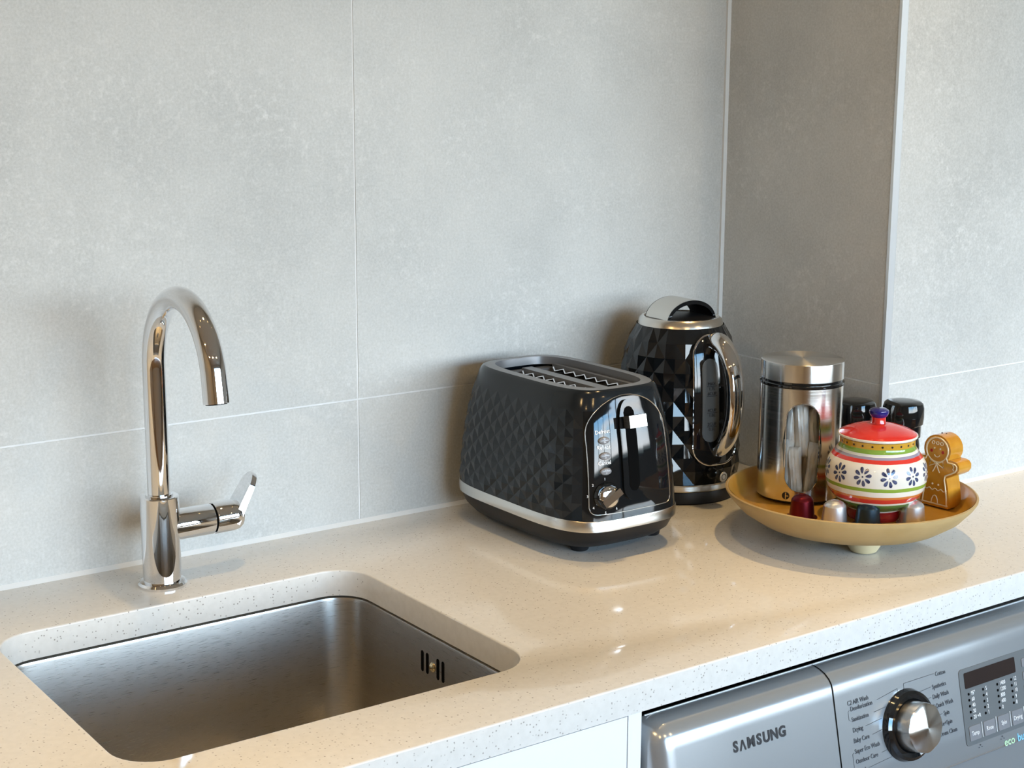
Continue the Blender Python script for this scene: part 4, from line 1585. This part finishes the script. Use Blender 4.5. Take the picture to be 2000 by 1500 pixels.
# local frame: x to the figure's own picture-right, -y is the front, z up
half = [(0.0, 0.0), (0.0195, 0.0), (0.0208, 0.002), (0.0200, 0.013), (0.0178, 0.026), (0.0155, 0.0355), (0.0152, 0.0375), (0.0220, 0.0410), (0.0285, 0.0450), (0.0318, 0.0500), (0.0316, 0.0555), (0.0285, 0.0590), (0.0225, 0.0605), (0.0165, 0.0603)]
head = [(0.0190 * cos(radians(a)), 0.0705 + 0.0182 * sin(radians(a))) for a in range(-30, 91, 12)]
rightside = half[1:] + head
outline = rightside + [(-x, z) for x, z in reversed(rightside[:-1])]
TKN = 0.0125
gb = obj('figure', prism(outline, -TKN, TKN), M['ginger'], gn, smooth=45, bevel=0.0040)
FYP = -TKN - 0.0001


def icing(pts, r=0.00075, closed=False, name='icing_line', m='icing'):
    obj(name, tube([(x, FYP, z) for x, z in pts], r, 6, closed=closed), M[m], gb)


inset = []
cxm, czm = 0.0, 0.05
for i in range(len(outline)):
    p0, p1, p2 = Vector(outline[i - 1]), Vector(outline[i]), Vector(outline[(i + 1) % len(outline)])
    t = (p2 - p0).normalized()
    nn_ = Vector((-t.y, t.x))
    inset.append(tuple(p1 + nn_ * 0.0034))
icing(inset, 0.0010, True, 'icing_outline')
icing([(0.0150 * cos(2 * pi * i / 28), 0.0700 + 0.0148 * sin(2 * pi * i / 28)) for i in range(28)], 0.0007, True, 'icing_hood')
for s in (-0.0060, 0.0, 0.0060):
    icing([(s + 0.0020 * cos(2 * pi * i / 10), 0.0785 + 0.0020 * sin(2 * pi * i / 10)) for i in range(10)], 0.0006, True, 'icing_curl')
icing([(0.0040 * cos(radians(a)), 0.0652 + 0.0038 * sin(radians(a))) for a in range(200, 341, 14)], 0.0006, False, 'icing_smile')
for s in (-0.0042, 0.0042):
    obj('icing_eye', lathe([(0, 0.0008), (0.0010, 0.0005), (0.0012, -0.0003)], 12), M['icing'], gb, matrix=frame((s, FYP, 0.0718), (1, 0, 0), (0, -1, 0)))
    obj('red_cheek', lathe([(0, 0.0004), (0.0019, 0.0003), (0.0021, -0.0003)], 16), M['cheek'], gb, matrix=frame((s * 1.9, FYP, 0.0682), (1, 0, 0), (0, -1, 0)))
for s in (-1, 1):
    icing([(s * 0.001, 0.0535), (s * 0.0090, 0.0568), (s * 0.0100, 0.0492), (s * 0.001, 0.0530)], 0.0007, True, 'icing_bow')
    icing([(0, 0.0530), (s * 0.0032, 0.0455), (s * 0.0050, 0.0425)], 0.0007, False, 'icing_ribbon')
    icing([(s * 0.0225, 0.0565), (s * 0.0246, 0.0530), (s * 0.0232, 0.0505), (s * 0.0252, 0.0483)], 0.0007, False, 'icing_cuff')
    obj('icing_button', lathe([(0, 0.0009), (0.0011, 0.0006), (0.0014, -0.0003)], 12), M['icing'], gb, matrix=frame((s * 0.0042, FYP, 0.0275), (1, 0, 0), (0, -1, 0)))
obj('icing_knot', lathe([(0, 0.0014), (0.0014, 0.0009), (0.0018, -0.0003)], 14), M['icing'], gb, matrix=frame((0, FYP, 0.0533), (1, 0, 0), (0, -1, 0)))
icing([(-0.0165 + 0.033 * i / 32, 0.0212 + 0.0011 * cos(2 * pi * i / 8)) for i in range(33)], 0.0006, False, 'icing_hem')
icing([(-0.0048, 0.0035), (-0.0040, 0.0090), (-0.0022, 0.0128), (0, 0.0138), (0.0022, 0.0128), (0.0040, 0.0090), (0.0048, 0.0035)], 0.0007, False, 'icing_leg_line')
for s in (-0.004, 0.002):
    obj('pour_hole', lathe([(0, 0.0003), (0.0009, 0.0003), (0.0009, -0.001)], 10), M['void'], gb, (s, 0.001, 0.0886))

# ------------------------------------------------------------------ coffee capsules
CAPS = [('capsule_red', (1.3245, -0.3850), 'burgundy coffee capsule in front of the steel canister'), ('capsule_silver', (1.3369, -0.4249), 'silver coffee capsule between the burgundy and slate-blue capsules'),
        ('capsule_blue', (1.3627, -0.4529), 'slate-blue coffee capsule in front of the sugar bowl'), ('capsule_silver', (1.4121, -0.4771), 'silver coffee capsule near the gingerbread shaker')]
for i, (mk_, (x, y), lab) in enumerate(CAPS):
    c_ = thing('coffee_capsule', lab, 'capsule', (x, y, FZ + 0.0003), random.uniform(0, 6), 'coffee capsules on the tray')
    obj('cup', lathe([(0.0150, 0.0008), (0.0146, 0.006), (0.0130, 0.0212), (0.0122, 0.0228), (0.0100, 0.0252), (0.0070, 0.0268), (0.0045, 0.0276), (0.0040, 0.0268), (0, 0.0266)], 40), M[mk_], c_, smooth=16)
    obj('rim', lathe([(0, 0.0), (0.0180, 0.0), (0.0184, 0.0005), (0.0180, 0.0010), (0.0150, 0.0012), (0, 0.0012)], 40), M[mk_], c_)
    bm = bmesh.new()
    for q in range(10):
        a = 2 * pi * q / 10
        lathe([(0, 0.0246), (0.0008, 0.0246), (0.0010, 0.0238)], 6, bm, (0.0094 * cos(a), 0.0094 * sin(a)))
    d_o = obj('crown_dimples', bm, M[mk_], c_, smooth=0)
